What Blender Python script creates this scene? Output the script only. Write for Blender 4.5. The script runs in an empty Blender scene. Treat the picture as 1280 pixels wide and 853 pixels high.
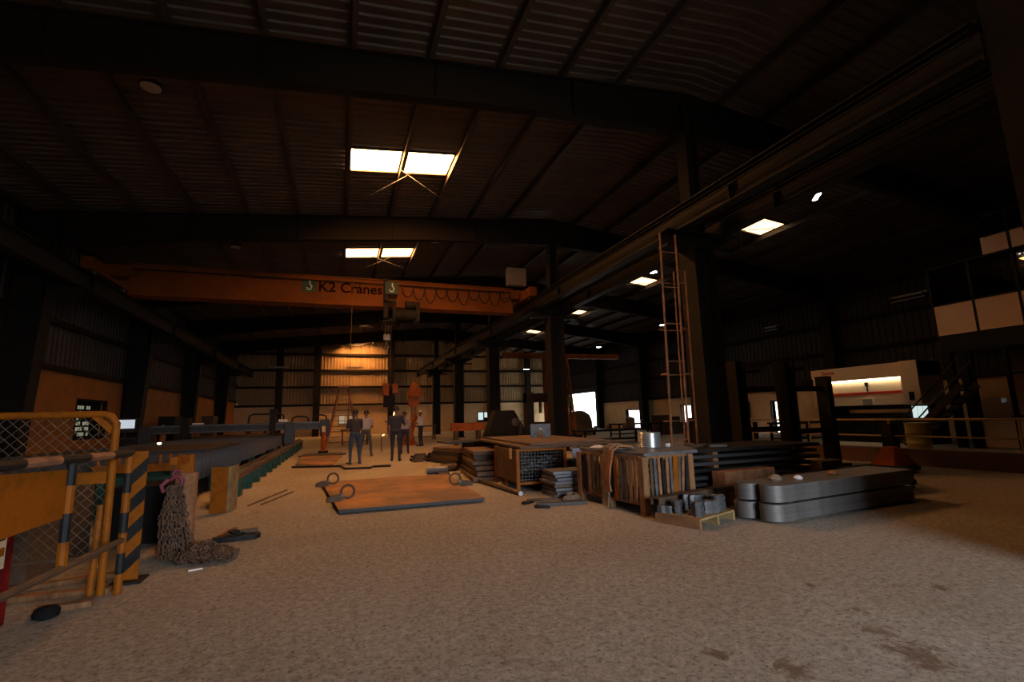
import bpy, math, random
from mathutils import Vector, Matrix
random.seed(7)
PI = math.pi
SC = bpy.context.scene
COL = SC.collection

# ------------------------------------------------------------------ camera
cam_d = bpy.data.cameras.new('camera')
cam_d.sensor_width = 36.0
cam_d.lens = 600.0 / 1280.0 * 36.0
cam_d.clip_start, cam_d.clip_end = 0.05, 400
cam = bpy.data.objects.new('camera', cam_d)
COL.objects.link(cam)
_p, _y, _r = math.radians(8.9), math.radians(20.02), math.radians(-1.67)
_c, _s = math.cos(_y), math.sin(_y)
_m = (Matrix(((math.cos(_r), math.sin(_r), 0), (-math.sin(_r), math.cos(_r), 0), (0, 0, 1)))
      @ Matrix(((1, 0, 0), (0, math.cos(_p), -math.sin(_p)), (0, math.sin(_p), math.cos(_p))))
      @ Matrix(((_c, -_s, 0), (0, 0, 1), (_s, _c, 0))))
_cm = Matrix((_m[0], _m[1], -_m[2])).transposed().to_4x4()
_cm.translation = (0, 0, 1.4)
cam.matrix_world = _cm
SC.camera = cam

# ------------------------------------------------------------------ sky, daylight, exposure
world = bpy.data.worlds.new('world')
SC.world = world
world.use_nodes = True
_bg = world.node_tree.nodes['Background']
_bg.inputs['Color'].default_value = (0.88, 0.98, 1.09, 1)
_bg.inputs['Strength'].default_value = 24.0
SKYLIGHT = (1.0, 0.42, 0.115)
# glow of each crane-hall skylight, front to back, uneven to shape the light below
SKYLIGHT_STRENGTH = (9.0, 80.0, 22.0, 9.0, 9.0, 75.0)
SIDE_SKYLIGHT_STRENGTH = 3.4  # weak glow of the side-bay sheets, set to keep the floor there dim
LAMP_STRENGTH = 30.0
SC.view_settings.view_transform = 'Standard'
SC.view_settings.look = 'None'
SC.view_settings.exposure = 0.0
SC.view_settings.gamma = 1.0
SC.view_settings.use_curve_mapping = False


def portal(name, loc, rot, sx, sy):
    """marks a doorway for the sampling of the sky light; gives off nothing itself"""
    d = bpy.data.lights.new(name, 'AREA')
    d.shape = 'RECTANGLE'
    d.size, d.size_y = sx, sy
    d.cycles.is_portal = True
    o = bpy.data.objects.new(name, d)
    COL.objects.link(o)
    o.location, o.rotation_euler = loc, rot


portal('doorway_daylight', (3.75, -5.9, 2.3), (PI / 2, 0, 0), 3.7, 4.6)
portal('side_doorway_daylight', (24.4, 45.5, 1.9), (PI / 2, 0, PI / 2), 6.6, 3.7)

# ------------------------------------------------------------------ materials
MATS = {}


def mat(name, col, rough=0.7, metal=0.0, col2=None, nscale=3.0, nlo=0.42, nhi=0.62, bump=0.0, bscale=30.0, emit=None, estr=0.0, spec=0.4, stretch=None):
    if name in MATS:
        return MATS[name]
    m = bpy.data.materials.new(name)
    m.use_nodes = True
    nt = m.node_tree
    b = nt.nodes['Principled BSDF']
    b.inputs['Base Color'].default_value = (*col, 1)
    b.inputs['Roughness'].default_value = rough
    b.inputs['Metallic'].default_value = metal
    b.inputs['Specular IOR Level'].default_value = spec
    if emit:
        b.inputs['Emission Color'].default_value = (*emit, 1)
        b.inputs['Emission Strength'].default_value = estr
    tc = nt.nodes.new('ShaderNodeTexCoord')
    src = tc.outputs['Object']
    if stretch:
        mp = nt.nodes.new('ShaderNodeMapping')
        mp.inputs['Scale'].default_value = stretch
        nt.links.new(src, mp.inputs['Vector'])
        src = mp.outputs['Vector']
    if col2:
        n = nt.nodes.new('ShaderNodeTexNoise')
        n.inputs['Scale'].default_value = nscale
        n.inputs['Detail'].default_value = 6
        n.inputs['Roughness'].default_value = 0.65
        nt.links.new(src, n.inputs['Vector'])
        r = nt.nodes.new('ShaderNodeValToRGB')
        r.color_ramp.elements[0].position = nlo
        r.color_ramp.elements[0].color = (*col, 1)
        r.color_ramp.elements[1].position = nhi
        r.color_ramp.elements[1].color = (*col2, 1)
        nt.links.new(n.outputs['Fac'], r.inputs['Fac'])
        nt.links.new(r.outputs['Color'], b.inputs['Base Color'])
    if bump:
        n2 = nt.nodes.new('ShaderNodeTexNoise')
        n2.inputs['Scale'].default_value = bscale
        n2.inputs['Detail'].default_value = 4
        nt.links.new(src, n2.inputs['Vector'])
        bp = nt.nodes.new('ShaderNodeBump')
        bp.inputs['Strength'].default_value = bump
        bp.inputs['Distance'].default_value = 0.03
        nt.links.new(n2.outputs['Fac'], bp.inputs['Height'])
        nt.links.new(bp.outputs['Normal'], b.inputs['Normal'])
    MATS[name] = m
    return m


SPILLS = ((3.12, 2.02, 0.3), (3.22, 2.3, 0.2), (3.45, 2.6, 0.14), (2.35, 2.2, 0.2), (3.6, 3.05, 0.12), (2.1, 2.45, 0.14), (4.4, 2.6, 0.12))


def floor_material():
    m = bpy.data.materials.new('dusty_concrete')
    m.use_nodes = True
    nt = m.node_tree
    N, Lk = nt.nodes, nt.links
    b = N['Principled BSDF']
    b.inputs['Roughness'].default_value = 0.92
    b.inputs['Specular IOR Level'].default_value = 0.2
    tc = N.new('ShaderNodeTexCoord')

    def noise(scale, detail=6, rough=0.6, dist=0.0):
        n = N.new('ShaderNodeTexNoise')
        n.inputs['Scale'].default_value = scale
        n.inputs['Detail'].default_value = detail
        n.inputs['Roughness'].default_value = rough
        n.inputs['Distortion'].default_value = dist
        Lk.new(tc.outputs['Object'], n.inputs['Vector'])
        return n

    def ramp(src, a, ca, c, cc):
        r = N.new('ShaderNodeValToRGB')
        r.color_ramp.elements[0].position, r.color_ramp.elements[0].color = a, (*ca, 1)
        r.color_ramp.elements[1].position, r.color_ramp.elements[1].color = c, (*cc, 1)
        Lk.new(src, r.inputs['Fac'])
        return r.outputs['Color']

    def mix(kind, fac, a, c):
        x = N.new('ShaderNodeMix')
        x.data_type = 'RGBA'
        x.blend_type = kind
        if isinstance(fac, float):
            x.inputs['Factor'].default_value = fac
        else:
            Lk.new(fac, x.inputs['Factor'])
        Lk.new(a, x.inputs['A'])
        if isinstance(c, tuple):
            x.inputs['B'].default_value = (*c, 1)
        else:
            Lk.new(c, x.inputs['B'])
        return x.outputs['Result']

    big = noise(0.35, 5, 0.6, 0.4)
    base = ramp(big.outputs['Fac'], 0.35, (0.39, 0.335, 0.27), 0.68, (0.48, 0.445, 0.385))
    fine = noise(16, 12, 0.85, 0.4)
    base = mix('MULTIPLY', 0.75, base, ramp(fine.outputs['Fac'], 0.36, (0.38, 0.36, 0.33), 0.64, (1.35, 1.32, 1.28)))
    # pale scuffs and scattered pale chips
    sc = noise(3.2, 10, 0.8, 1.5)
    base = mix('MIX', ramp(sc.outputs['Fac'], 0.60, (0, 0, 0), 0.72, (0.75, 0.75, 0.75)), base, (0.62, 0.56, 0.48))
    # rust-brown spill stains
    st = noise(1.1, 9, 0.8, 1.0)
    base = mix('MIX', ramp(st.outputs['Fac'], 0.60, (0, 0, 0), 0.70, (0.75, 0.75, 0.75)), base, (0.20, 0.10, 0.05))
    pit = noise(34, 5, 0.75, 0.2)
    base = mix('MULTIPLY', 1.0, base, ramp(pit.outputs['Fac'], 0.36, (0.45, 0.42, 0.40), 0.48, (1.06, 1.06, 1.06)))
    # rust spills near the entrance, each a blot of its own
    brk = noise(7, 8, 0.8, 0.8)
    for (sx, sy, sr) in SPILLS:
        ds = N.new('ShaderNodeVectorMath')
        ds.operation = 'DISTANCE'
        Lk.new(tc.outputs['Object'], ds.inputs[0])
        ds.inputs[1].default_value = (sx, sy, 0)
        ad = N.new('ShaderNodeMath')
        ad.operation = 'MULTIPLY_ADD'
        Lk.new(ds.outputs['Value'], ad.inputs[0])
        ad.inputs[1].default_value = 0.30 / sr
        Lk.new(brk.outputs['Fac'], ad.inputs[2])
        base = mix('MIX', ramp(ad.outputs['Value'], 0.56, (0.75, 0.75, 0.75), 0.68, (0, 0, 0)), base, (0.15, 0.075, 0.035))
    Lk.new(base, b.inputs['Base Color'])
    b1 = noise(9, 14, 0.85, 0.3)
    bp = N.new('ShaderNodeBump')
    bp.inputs['Strength'].default_value = 0.75
    bp.inputs['Distance'].default_value = 0.09
    Lk.new(b1.outputs['Fac'], bp.inputs['Height'])
    Lk.new(bp.outputs['Normal'], b.inputs['Normal'])
    return m


def glass_material(name, tint, rough=0.02):
    m = bpy.data.materials.new(name)
    m.use_nodes = True
    nt = m.node_tree
    nt.nodes.remove(nt.nodes['Principled BSDF'])
    fr = nt.nodes.new('ShaderNodeFresnel')
    fr.inputs['IOR'].default_value = 1.6
    tr = nt.nodes.new('ShaderNodeBsdfTransparent')
    tr.inputs['Color'].default_value = (*tint, 1)
    gl = nt.nodes.new('ShaderNodeBsdfGlossy')
    gl.inputs['Roughness'].default_value = rough
    mx = nt.nodes.new('ShaderNodeMixShader')
    nt.links.new(fr.outputs['Fac'], mx.inputs['Fac'])
    nt.links.new(tr.outputs['BSDF'], mx.inputs[1])
    nt.links.new(gl.outputs['BSDF'], mx.inputs[2])
    nt.links.new(mx.outputs['Shader'], nt.nodes['Material Output'].inputs['Surface'])
    MATS[name] = m
    return m


M_FLOOR = floor_material()
M_ROOF = mat('roof_sheet', (0.07, 0.047, 0.032), 0.6, col2=(0.05, 0.032, 0.022), nscale=0.8)
M_PURLIN = mat('purlin_steel', (0.035, 0.026, 0.021), 0.6)
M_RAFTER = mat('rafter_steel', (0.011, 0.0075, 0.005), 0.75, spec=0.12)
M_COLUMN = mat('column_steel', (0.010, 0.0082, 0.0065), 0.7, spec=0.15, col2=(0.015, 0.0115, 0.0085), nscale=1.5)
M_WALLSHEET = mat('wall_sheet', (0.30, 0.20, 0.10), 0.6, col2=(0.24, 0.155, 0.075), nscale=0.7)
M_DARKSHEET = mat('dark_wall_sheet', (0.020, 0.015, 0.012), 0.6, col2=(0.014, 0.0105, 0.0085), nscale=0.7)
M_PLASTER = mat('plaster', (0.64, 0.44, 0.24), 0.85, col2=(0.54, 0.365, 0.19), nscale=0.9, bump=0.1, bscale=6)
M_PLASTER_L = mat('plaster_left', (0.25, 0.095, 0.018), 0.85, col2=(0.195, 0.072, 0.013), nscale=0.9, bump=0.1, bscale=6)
M_SKIES = [mat('translucent_sheet_%d' % q, (0.8, 0.7, 0.5), 0.5, emit=SKYLIGHT, estr=e) for q, e in enumerate(SKYLIGHT_STRENGTH)]
M_SKY_SIDE = mat('side_translucent_sheet', (0.8, 0.7, 0.5), 0.5, emit=(1.0, 0.60, 0.28), estr=SIDE_SKYLIGHT_STRENGTH)
M_YELLOW = mat('yellow_paint', (0.24, 0.066, 0.002), 0.6, spec=0.15, col2=(0.12, 0.034, 0.002), nscale=7, nlo=0.5, nhi=0.72)
M_BLACK = mat('black_paint', (0.007, 0.007, 0.008), 0.6, spec=0.2, col2=(0.018, 0.016, 0.014), nscale=9)
M_ORANGE = mat('orange_paint', (0.38, 0.085, 0.008), 0.6, spec=0.2, col2=(0.25, 0.05, 0.006), nscale=3)
M_CRANE = mat('crane_paint', (0.155, 0.045, 0.004), 0.65, spec=0.15, col2=(0.115, 0.033, 0.003), nscale=1.2)
M_RED = mat('red_paint', (0.055, 0.002, 0.002), 0.7, spec=0.12, col2=(0.2, 0.01, 0.01), nscale=5)
M_PINK = mat('faded_red_paint', (0.20, 0.03, 0.045), 0.6, col2=(0.10, 0.018, 0.024), nscale=12)
M_TEAL = mat('teal_paint', (0.022, 0.07, 0.05), 0.65, spec=0.2, col2=(0.02, 0.045, 0.032), nscale=4)
M_GREYBLUE = mat('grey_blue_paint', (0.028, 0.032, 0.038), 0.5, col2=(0.02, 0.022, 0.025), nscale=3)
M_STEEL = mat('grey_steel', (0.16, 0.157, 0.16), 0.5, 0.5, col2=(0.10, 0.09, 0.087), nscale=4)
M_PLATE = mat('mill_scale_steel', (0.045, 0.043, 0.045), 0.55, 0.3, col2=(0.055, 0.036, 0.025), nscale=2.2, nlo=0.45, nhi=0.7)
M_SLAB = mat('rusty_slab', (0.13, 0.08, 0.052), 0.75, 0.1, col2=(0.075, 0.048, 0.034), nscale=4)
M_RUST = mat('rust', (0.30, 0.125, 0.05), 0.85, col2=(0.15, 0.068, 0.034), nscale=5, bump=0.2)
M_RUSTPLATE = mat('rust_orange_plate', (0.17, 0.10, 0.06), 0.8, 0.0, col2=(0.42, 0.19, 0.055), nscale=0.9, nlo=0.42, nhi=0.66)
M_EDGE = mat('cut_edge', (0.035, 0.035, 0.037), 0.6, 0.2)
M_RUSTBAR = mat('dark_brown_steel', (0.065, 0.038, 0.022), 0.7, 0.1, col2=(0.10, 0.054, 0.028), nscale=6)
M_CHAIN = mat('rusty_chain', (0.115, 0.058, 0.032), 0.7, 0.15, col2=(0.06, 0.034, 0.022), nscale=14)
M_WOOD = mat('old_wood', (0.24, 0.112, 0.044), 0.85, col2=(0.14, 0.064, 0.027), nscale=3, stretch=(6, 1, 1))
M_WOODPALE = mat('pale_wood', (0.32, 0.22, 0.09), 0.85, col2=(0.22, 0.14, 0.055), nscale=4)
M_PLY = mat('brown_board', (0.11, 0.062, 0.03), 0.85, col2=(0.065, 0.037, 0.02), nscale=5)
M_CLOTH = mat('sling_cloth', (0.19, 0.135, 0.09), 0.95, col2=(0.12, 0.085, 0.055), nscale=10)
M_PAPER = mat('paper', (0.55, 0.44, 0.30), 0.9)
M_WHITE = mat('white_cloth', (0.60, 0.58, 0.58), 0.9)
M_CREAM = mat('cream_machine_paint', (0.80, 0.60, 0.40), 0.5)
M_MACHRED = mat('machine_red_stripe', (0.5, 0.03, 0.02), 0.5)
M_DARK = mat('dark_machine', (0.012, 0.010, 0.0085), 0.7, spec=0.15, col2=(0.020, 0.015, 0.012), nscale=4)
M_BLACKBOX = mat('soot_black_steel', (0.008, 0.008, 0.008), 0.8, spec=0.08)
M_OFFICE = mat('office_panel', (0.68, 0.47, 0.32), 0.7)
M_FRAME = mat('dark_frame', (0.006, 0.006, 0.007), 0.6, spec=0.2)
M_LAMPON = mat('lamp_lit', (0.9, 0.9, 0.9), 0.4, emit=(0.9, 0.97, 1.0), estr=LAMP_STRENGTH)
M_LAMPOFF = mat('lamp_lens', (0.35, 0.33, 0.30), 0.4)
M_SCREEN = mat('screen', (0.5, 0.55, 0.6), 0.3, emit=(0.75, 0.86, 1.0), estr=0.55)
M_WINLIT = mat('daylit_pane', (0.5, 0.55, 0.5), 0.3, emit=(0.85, 1.0, 0.75), estr=0.16)
M_DOORLIT = mat('daylit_glass', (0.5, 0.55, 0.55), 0.3, emit=(0.80, 1.0, 0.98), estr=0.75)
M_BRAKELAMP = mat('machine_light', (0.9, 0.9, 0.8), 0.3, emit=(1.0, 0.86, 0.60), estr=9.0)
M_GROUND = mat('yard_ground', (0.35, 0.31, 0.26), 0.95, col2=(0.28, 0.25, 0.2), nscale=0.3)
M_GREENPANEL = mat('green_shutter', (0.20, 0.30, 0.22), 0.7)
M_GREENLOGO = mat('logo_green', (0.015, 0.05, 0.035), 0.6)
M_INK = mat('lettering_ink', (0.010, 0.004, 0.003), 0.8, spec=0.05)
M_LOGOWHITE = mat('logo_white', (0.6, 0.62, 0.55), 0.6)
M_SKIN = mat('skin', (0.19, 0.085, 0.045), 0.6)
M_HAIR = mat('hair', (0.012, 0.01, 0.009), 0.6)
M_GLASS = glass_material('office_glass', (0.75, 0.72, 0.68))
M_GREENLEAF = mat('leaf_green', (0.06, 0.13, 0.02), 0.8, col2=(0.03, 0.07, 0.012), nscale=6)


# ------------------------------------------------------------------ mesh helpers
class MB:
    def __init__(s):
        s.v, s.f, s.mi = [], [], []
        s.cur = 0

    def add(s, vs, fs):
        o = len(s.v)
        s.v += [tuple(p) for p in vs]
        s.f += [tuple(i + o for i in f) for f in fs]
        s.mi += [s.cur] * len(fs)
        return s

    def box(s, x0, x1, y0, y1, z0, z1):
        vs = [(x0, y0, z0), (x1, y0, z0), (x1, y1, z0), (x0, y1, z0), (x0, y0, z1), (x1, y0, z1), (x1, y1, z1), (x0, y1, z1)]
        return s.add(vs, [(0, 3, 2, 1), (4, 5, 6, 7), (0, 1, 5, 4), (1, 2, 6, 5), (2, 3, 7, 6), (3, 0, 4, 7)])

    def obox(s, c, d, rz=0.0, rx=0.0, ry=0.0):
        m = Matrix.Translation(c) @ Matrix.Rotation(rz, 4, 'Z') @ Matrix.Rotation(ry, 4, 'Y') @ Matrix.Rotation(rx, 4, 'X')
        a, b, e = d[0] / 2, d[1] / 2, d[2] / 2
        vs = [m @ Vector(p) for p in ((-a, -b, -e), (a, -b, -e), (a, b, -e), (-a, b, -e), (-a, -b, e), (a, -b, e), (a, b, e), (-a, b, e))]
        return s.add(vs, [(0, 3, 2, 1), (4, 5, 6, 7), (0, 1, 5, 4), (1, 2, 6, 5), (2, 3, 7, 6), (3, 0, 4, 7)])

    def bar(s, p0, p1, w, h, up=(0, 0, 1)):
        """rectangular bar from p0 to p1, w across, h along up"""
        p0, p1 = Vector(p0), Vector(p1)
        d = (p1 - p0).normalized()
        side = d.cross(Vector(up))
        if side.length < 1e-4:
            side = d.cross(Vector((0, 1, 0)))
        side.normalize()
        u = side.cross(d)
        a, b = side * (w / 2), u * (h / 2)
        vs = [p0 - a - b, p0 + a - b, p0 + a + b, p0 - a + b, p1 - a - b, p1 + a - b, p1 + a + b, p1 - a + b]
        return s.add(vs, [(0, 3, 2, 1), (4, 5, 6, 7), (0, 1, 5, 4), (1, 2, 6, 5), (2, 3, 7, 6), (3, 0, 4, 7)])

    def cyl(s, p0, p1, r0, r1=None, n=12):
        r1 = r0 if r1 is None else r1
        p0, p1 = Vector(p0), Vector(p1)
        d = (p1 - p0).normalized()
        a = d.orthogonal().normalized()
        b = d.cross(a)
        vs = []
        for p, r in ((p0, r0), (p1, r1)):
            for i in range(n):
                t = 2 * PI * i / n
                vs.append(p + (a * math.cos(t) + b * math.sin(t)) * r)
        fs = [(i, (i + 1) % n, n + (i + 1) % n, n + i) for i in range(n)]
        fs += [tuple(range(n - 1, -1, -1)), tuple(range(n, 2 * n))]
        return s.add(vs, fs)

    def tube(s, pts, r, n=8, closed=False):
        pts = [Vector(p) for p in pts]
        k = len(pts)
        rr = r if isinstance(r, (list, tuple)) else [r] * k
        a = None
        vs = []
        for i, p in enumerate(pts):
            if closed:
                d = (pts[(i + 1) % k] - pts[i - 1]).normalized()
            else:
                d = (pts[min(i + 1, k - 1)] - pts[max(i - 1, 0)]).normalized()
            a = d.orthogonal().normalized() if a is None else (a - d * a.dot(d)).normalized()
            b = d.cross(a)
            for j in range(n):
                t = 2 * PI * j / n
                vs.append(p + (a * math.cos(t) + b * math.sin(t)) * rr[i])
        fs = []
        for i in range(k if closed else k - 1):
            o, q = i * n, ((i + 1) % k) * n
            fs += [(o + j, o + (j + 1) % n, q + (j + 1) % n, q + j) for j in range(n)]
        if not closed:
            fs += [tuple(range(n - 1, -1, -1)), tuple(range((k - 1) * n, k * n))]
        return s.add(vs, fs)

    def ring(s, c, R, r, axis=(0, 0, 1), n=18, m=6):
        ax = Vector(axis).normalized()
        a = ax.orthogonal().normalized()
        b = ax.cross(a)
        return s.tube([Vector(c) + (a * math.cos(2 * PI * i / n) + b * math.sin(2 * PI * i / n)) * R for i in range(n)], r, m, True)

    def lathe(s, prof, c=(0, 0, 0), n=16):
        """prof: (r, z) from bottom to top"""
        c = Vector(c)
        vs, fs = [], []
        for r, z in prof:
            for i in range(n):
                t = 2 * PI * i / n
                vs.append(c + Vector((r * math.cos(t), r * math.sin(t), z)))
        k = len(prof)
        for q in range(k - 1):
            o = q * n
            fs += [(o + i, o + (i + 1) % n, o + n + (i + 1) % n, o + n + i) for i in range(n)]
        fs += [tuple(range(n - 1, -1, -1)), tuple(range((k - 1) * n, k * n))]
        return s.add(vs, fs)

    def prism(s, poly, z0, z1, m=None):
        """poly counter-clockwise in XY, extruded z0..z1, optional matrix"""
        m = m or Matrix()
        n = len(poly)
        vs = [m @ Vector((x, y, z)) for z in (z0, z1) for x, y in poly]
        fs = [(i, (i + 1) % n, n + (i + 1) % n, n + i) for i in range(n)]
        fs += [tuple(range(n - 1, -1, -1)), tuple(range(n, 2 * n))]
        return s.add(vs, fs)

    def build(s, name, material, parent=None, loc=(0, 0, 0), rz=0.0, smooth=False, bevel=0.0):
        me = bpy.data.meshes.new(name)
        me.from_pydata(s.v, [], s.f)
        for m in (material if isinstance(material, (list, tuple)) else [material]):
            me.materials.append(m)
        if isinstance(material, (list, tuple)):
            me.polygons.foreach_set('material_index', s.mi)
        me.update()
        if smooth:
            me.polygons.foreach_set('use_smooth', [True] * len(me.polygons))
            try:
                me.set_sharp_from_angle(angle=math.radians(40))
            except Exception:
                pass
        o = bpy.data.objects.new(name, me)
        COL.objects.link(o)
        o.location = loc
        o.rotation_euler = (0, 0, rz)
        if parent:
            o.parent = parent
        if bevel:
            bv = o.modifiers.new('edge', 'BEVEL')
            bv.width = bevel
            bv.segments = 2
            bv.limit_method = 'ANGLE'
        return o


def tag(o, label=None, cat=None, group=None, kind=None):
    if label:
        o['label'] = label
    if cat:
        o['category'] = cat
    if group:
        o['group'] = group
    if kind:
        o['kind'] = kind
    return o


def thing(name, label, cat, loc=(0, 0, 0), rz=0.0, group=None, kind=None):
    o = bpy.data.objects.new(name, None)
    o.empty_display_size = 0.2
    COL.objects.link(o)
    o.location = loc
    o.rotation_euler = (0, 0, rz)
    return tag(o, label, cat, group, kind)


def copy_tree(o, loc=None, rz=None, label=None, parent=None):
    c = o.copy()
    COL.objects.link(c)
    if parent:
        c.parent = parent
    if loc is not None:
        c.location = loc
    if rz is not None:
        c.rotation_euler = (0, 0, rz)
    if label:
        c['label'] = label
    for ch in list(o.children):
        copy_tree(ch, parent=c)
    return c


def share(o, loc, rz=0.0, parent=None, label=None, material=None):
    """another object on the same mesh"""
    c = o.copy()
    if material:
        c.data = o.data.copy()
        c.data.materials.clear()
        c.data.materials.append(material)
    COL.objects.link(c)
    c.location = loc
    c.rotation_euler = (0, 0, rz)
    if parent:
        c.parent = parent
    if label:
        c['label'] = label
    return c


def corrugated(mb, a0, a1, pitch, depth, place):
    """trapezoid sheet profile along a; place(a, depth_offset) -> the two edge points of the strip"""
    prof = ((0.0, 0), (0.55, 0), (0.65, 1), (0.90, 1))
    k = int((a1 - a0) / pitch)
    pts = []
    for i in range(k + 1):
        for t, d in prof:
            a = a0 + (i + t) * pitch
            if a <= a1 + 1e-6:
                pts.append((a, d * depth))
    pts.append((a1, 0))
    vs, fs = [], []
    for a, d in pts:
        p, q = place(a, d)
        vs += [p, q]
    for i in range(len(pts) - 1):
        fs.append((2 * i, 2 * i + 2, 2 * i + 3, 2 * i + 1))
    mb.add(vs, fs)


# ------------------------------------------------------------------ the hall
XL, XR, YB, YF = -9.0, 24.5, -6.0, 51.0
XC = 8.25
BAY = 8.4
RIDGE = 9.80


def roof_z(x):
    return RIDGE - 0.1 * abs(x - XC)


fb = MB()
nx, ny = 60, 100
for j in range(ny + 1):
    for i in range(nx + 1):
        x, y = XL + (XR - XL) * i / nx, YB + (YF - YB) * j / ny
        fb.v.append((x, y, 0))
for j in range(ny):
    for i in range(nx):
        a = j * (nx + 1) + i
        fb.f.append((a, a + 1, a + nx + 2, a + nx + 1))
fb.mi = [0] * len(fb.f)
tag(fb.build('floor', M_FLOOR), 'dusty worn concrete factory floor', kind='structure')
tag(MB().box(-60, 90, -70, 110, -0.3, -0.02).build('ground_outside', M_GROUND), 'pale yard ground outside the hall', kind='structure')

tag(MB().box(30.0, 30.4, 8, 62, -0.02, 6.0).build('wall_daylight_block', mat('limewash', (0.75, 0.74, 0.70), 0.9)), 'added pale wall cutting the daylight outside the right doorways', kind='structure')  # wall added outside to cut the sky light entering the right doorways

# roof: sheets, purlins, rafters
roof = thing('ceiling', 'dark corrugated sheet roof on steel purlins and rafters', None, kind='structure')
PUR = 1.55
SK_MAIN = (0.10, 0.10 + PUR, 0.10 + 2 * PUR)        # skylight pane edges along X
SK_SIDE = (14.05, 14.05 + PUR, 14.05 + 2 * PUR)
SKY_Y_MAIN = [13.15 + BAY * k for k in range(-1, 4)] + [48.7]
SKY_Y_SIDE = [13.75 + BAY * k for k in range(0, 5)]
SKY_D = 1.25


def roof_strip(mb, x0, x1, y0, y1):
    corrugated(mb, y0, y1, 0.25, 0.035, lambda a, d: ((x0, a, roof_z(x0) - d), (x1, a, roof_z(x1) - d)))


def roof_part(x0, x1, gaps=None):
    mb = MB()
    y = YB
    for g in (gaps or []):
        roof_strip(mb, x0, x1, y, g)
        y = g + SKY_D
    roof_strip(mb, x0, x1, y, YF)
    mb.build('roof_sheet', M_ROOF, roof)
    y = YB - 0.3
    mb = MB()
    for g in list(gaps or []) + [YF + 0.3]:
        vs = [(x0, y, roof_z(x0) + 0.01), (x1, y, roof_z(x1) + 0.01), (x1, g, roof_z(x1) + 0.01), (x0, g, roof_z(x0) + 0.01)]
        vs += [(a, b, c + 0.05) for a, b, c in vs]
        mb.add(vs, [(0, 3, 2, 1), (4, 5, 6, 7), (0, 1, 5, 4), (1, 2, 6, 5), (2, 3, 7, 6), (3, 0, 4, 7)])
        y = g + SKY_D
    mb.build('roof_light_seal', M_ROOF, roof)  # flat opaque layer added above the sheets to stop light leaking through


roof_part(XL - 0.4, SK_MAIN[0])
roof_part(SK_MAIN[0], SK_MAIN[2], SKY_Y_MAIN)
roof_part(SK_MAIN[2], XC)
roof_part(XC, SK_SIDE[0])
roof_part(SK_SIDE[0], SK_SIDE[2], SKY_Y_SIDE)
roof_part(SK_SIDE[2], XR + 0.4)


def purlin(x):
    z = roof_z(x) - 0.04
    mb = MB()
    mb.box(-0.03, 0.03, YB, YF, z - 0.2, z)
    mb.box(-0.03, 0.08, YB, YF, z - 0.215, z - 0.2)
    mb.box(-0.08, 0.03, YB, YF, z - 0.012, z)
    mb.build('purlin', M_PURLIN, roof, (x, 0, 0))


k = -6
while SK_MAIN[0] + PUR * k < XC - 0.4:
    if SK_MAIN[0] + PUR * k > XL + 0.1:
        purlin(SK_MAIN[0] + PUR * k)
    k += 1
k = -4
while SK_SIDE[0] + PUR * k < XR - 0.2:
    if SK_SIDE[0] + PUR * k > XC + 0.3:
        purlin(SK_SIDE[0] + PUR * k)
    k += 1


def rafter_half(x0, x1, y):
    """tapered built-up I rafter between two columns"""
    mb = MB()
    n = 16
    xs = [x0 + (x1 - x0) * i / n for i in range(n + 1)]

    def depth(x):
        t = min(abs(x - x0), abs(x - x1)) / (abs(x1 - x0) / 2)
        return 0.88 + 0.25 * max(0.0, 1 - t / 0.55)
    top = [(x, roof_z(x) - 0.26) for x in xs]
    bot = [(x, roof_z(x) - 0.26 - depth(x)) for x in xs]
    for i in range(n):
        for (xa, za), (xb, zb) in ((top[i], top[i + 1]), (bot[i], bot[i + 1])):
            mb.bar((xa, y, za), (xb, y, zb), 0.24, 0.03)
        for s_ in (-1, 1):
            yy = y + s_ * 0.008
            vs = [(xs[i], yy, bot[i][1]), (xs[i + 1], yy, bot[i + 1][1]), (xs[i + 1], yy, top[i + 1][1]), (xs[i], yy, top[i][1])]
            mb.add(vs, [(0, 1, 2, 3) if s_ < 0 else (3, 2, 1, 0)])
        if i % 3 == 1:
            mb.box(xs[i] - 0.01, xs[i] + 0.01, y - 0.11, y + 0.11, bot[i][1], top[i][1])
    mb.build('rafter', M_RAFTER, roof)


FRAMES = [0.75 + BAY * k for k in range(0, 6)]
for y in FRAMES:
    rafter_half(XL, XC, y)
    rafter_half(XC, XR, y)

# skylights
wn = 0


def skylight(xs, y, where, m):
    global wn
    wn += 1
    w = thing('window_%d' % wn, where, None, kind='structure')
    for i in range(2):
        x0, x1 = xs[i] + 0.09, xs[i + 1] - 0.05
        z0, z1 = roof_z(x0) - 0.03, roof_z(x1) - 0.03
        mb = MB()
        vs = [(x0, y, z0), (x1, y, z1), (x1, y + SKY_D, z1), (x0, y + SKY_D, z0)]
        vs += [(a, b, c + 0.01) for a, b, c in vs]
        mb.add(vs, [(0, 3, 2, 1), (4, 5, 6, 7), (0, 1, 5, 4), (1, 2, 6, 5), (2, 3, 7, 6), (3, 0, 4, 7)])
        mb.build('pane', m, w)
    f = MB()
    for yy in (y - 0.03, y + SKY_D + 0.03):
        f.bar((xs[0], yy, roof_z(xs[0]) - 0.04), (xs[2], yy, roof_z(xs[2]) - 0.04), 0.06, 0.07)
    f.build('frame', M_PURLIN, w)


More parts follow.
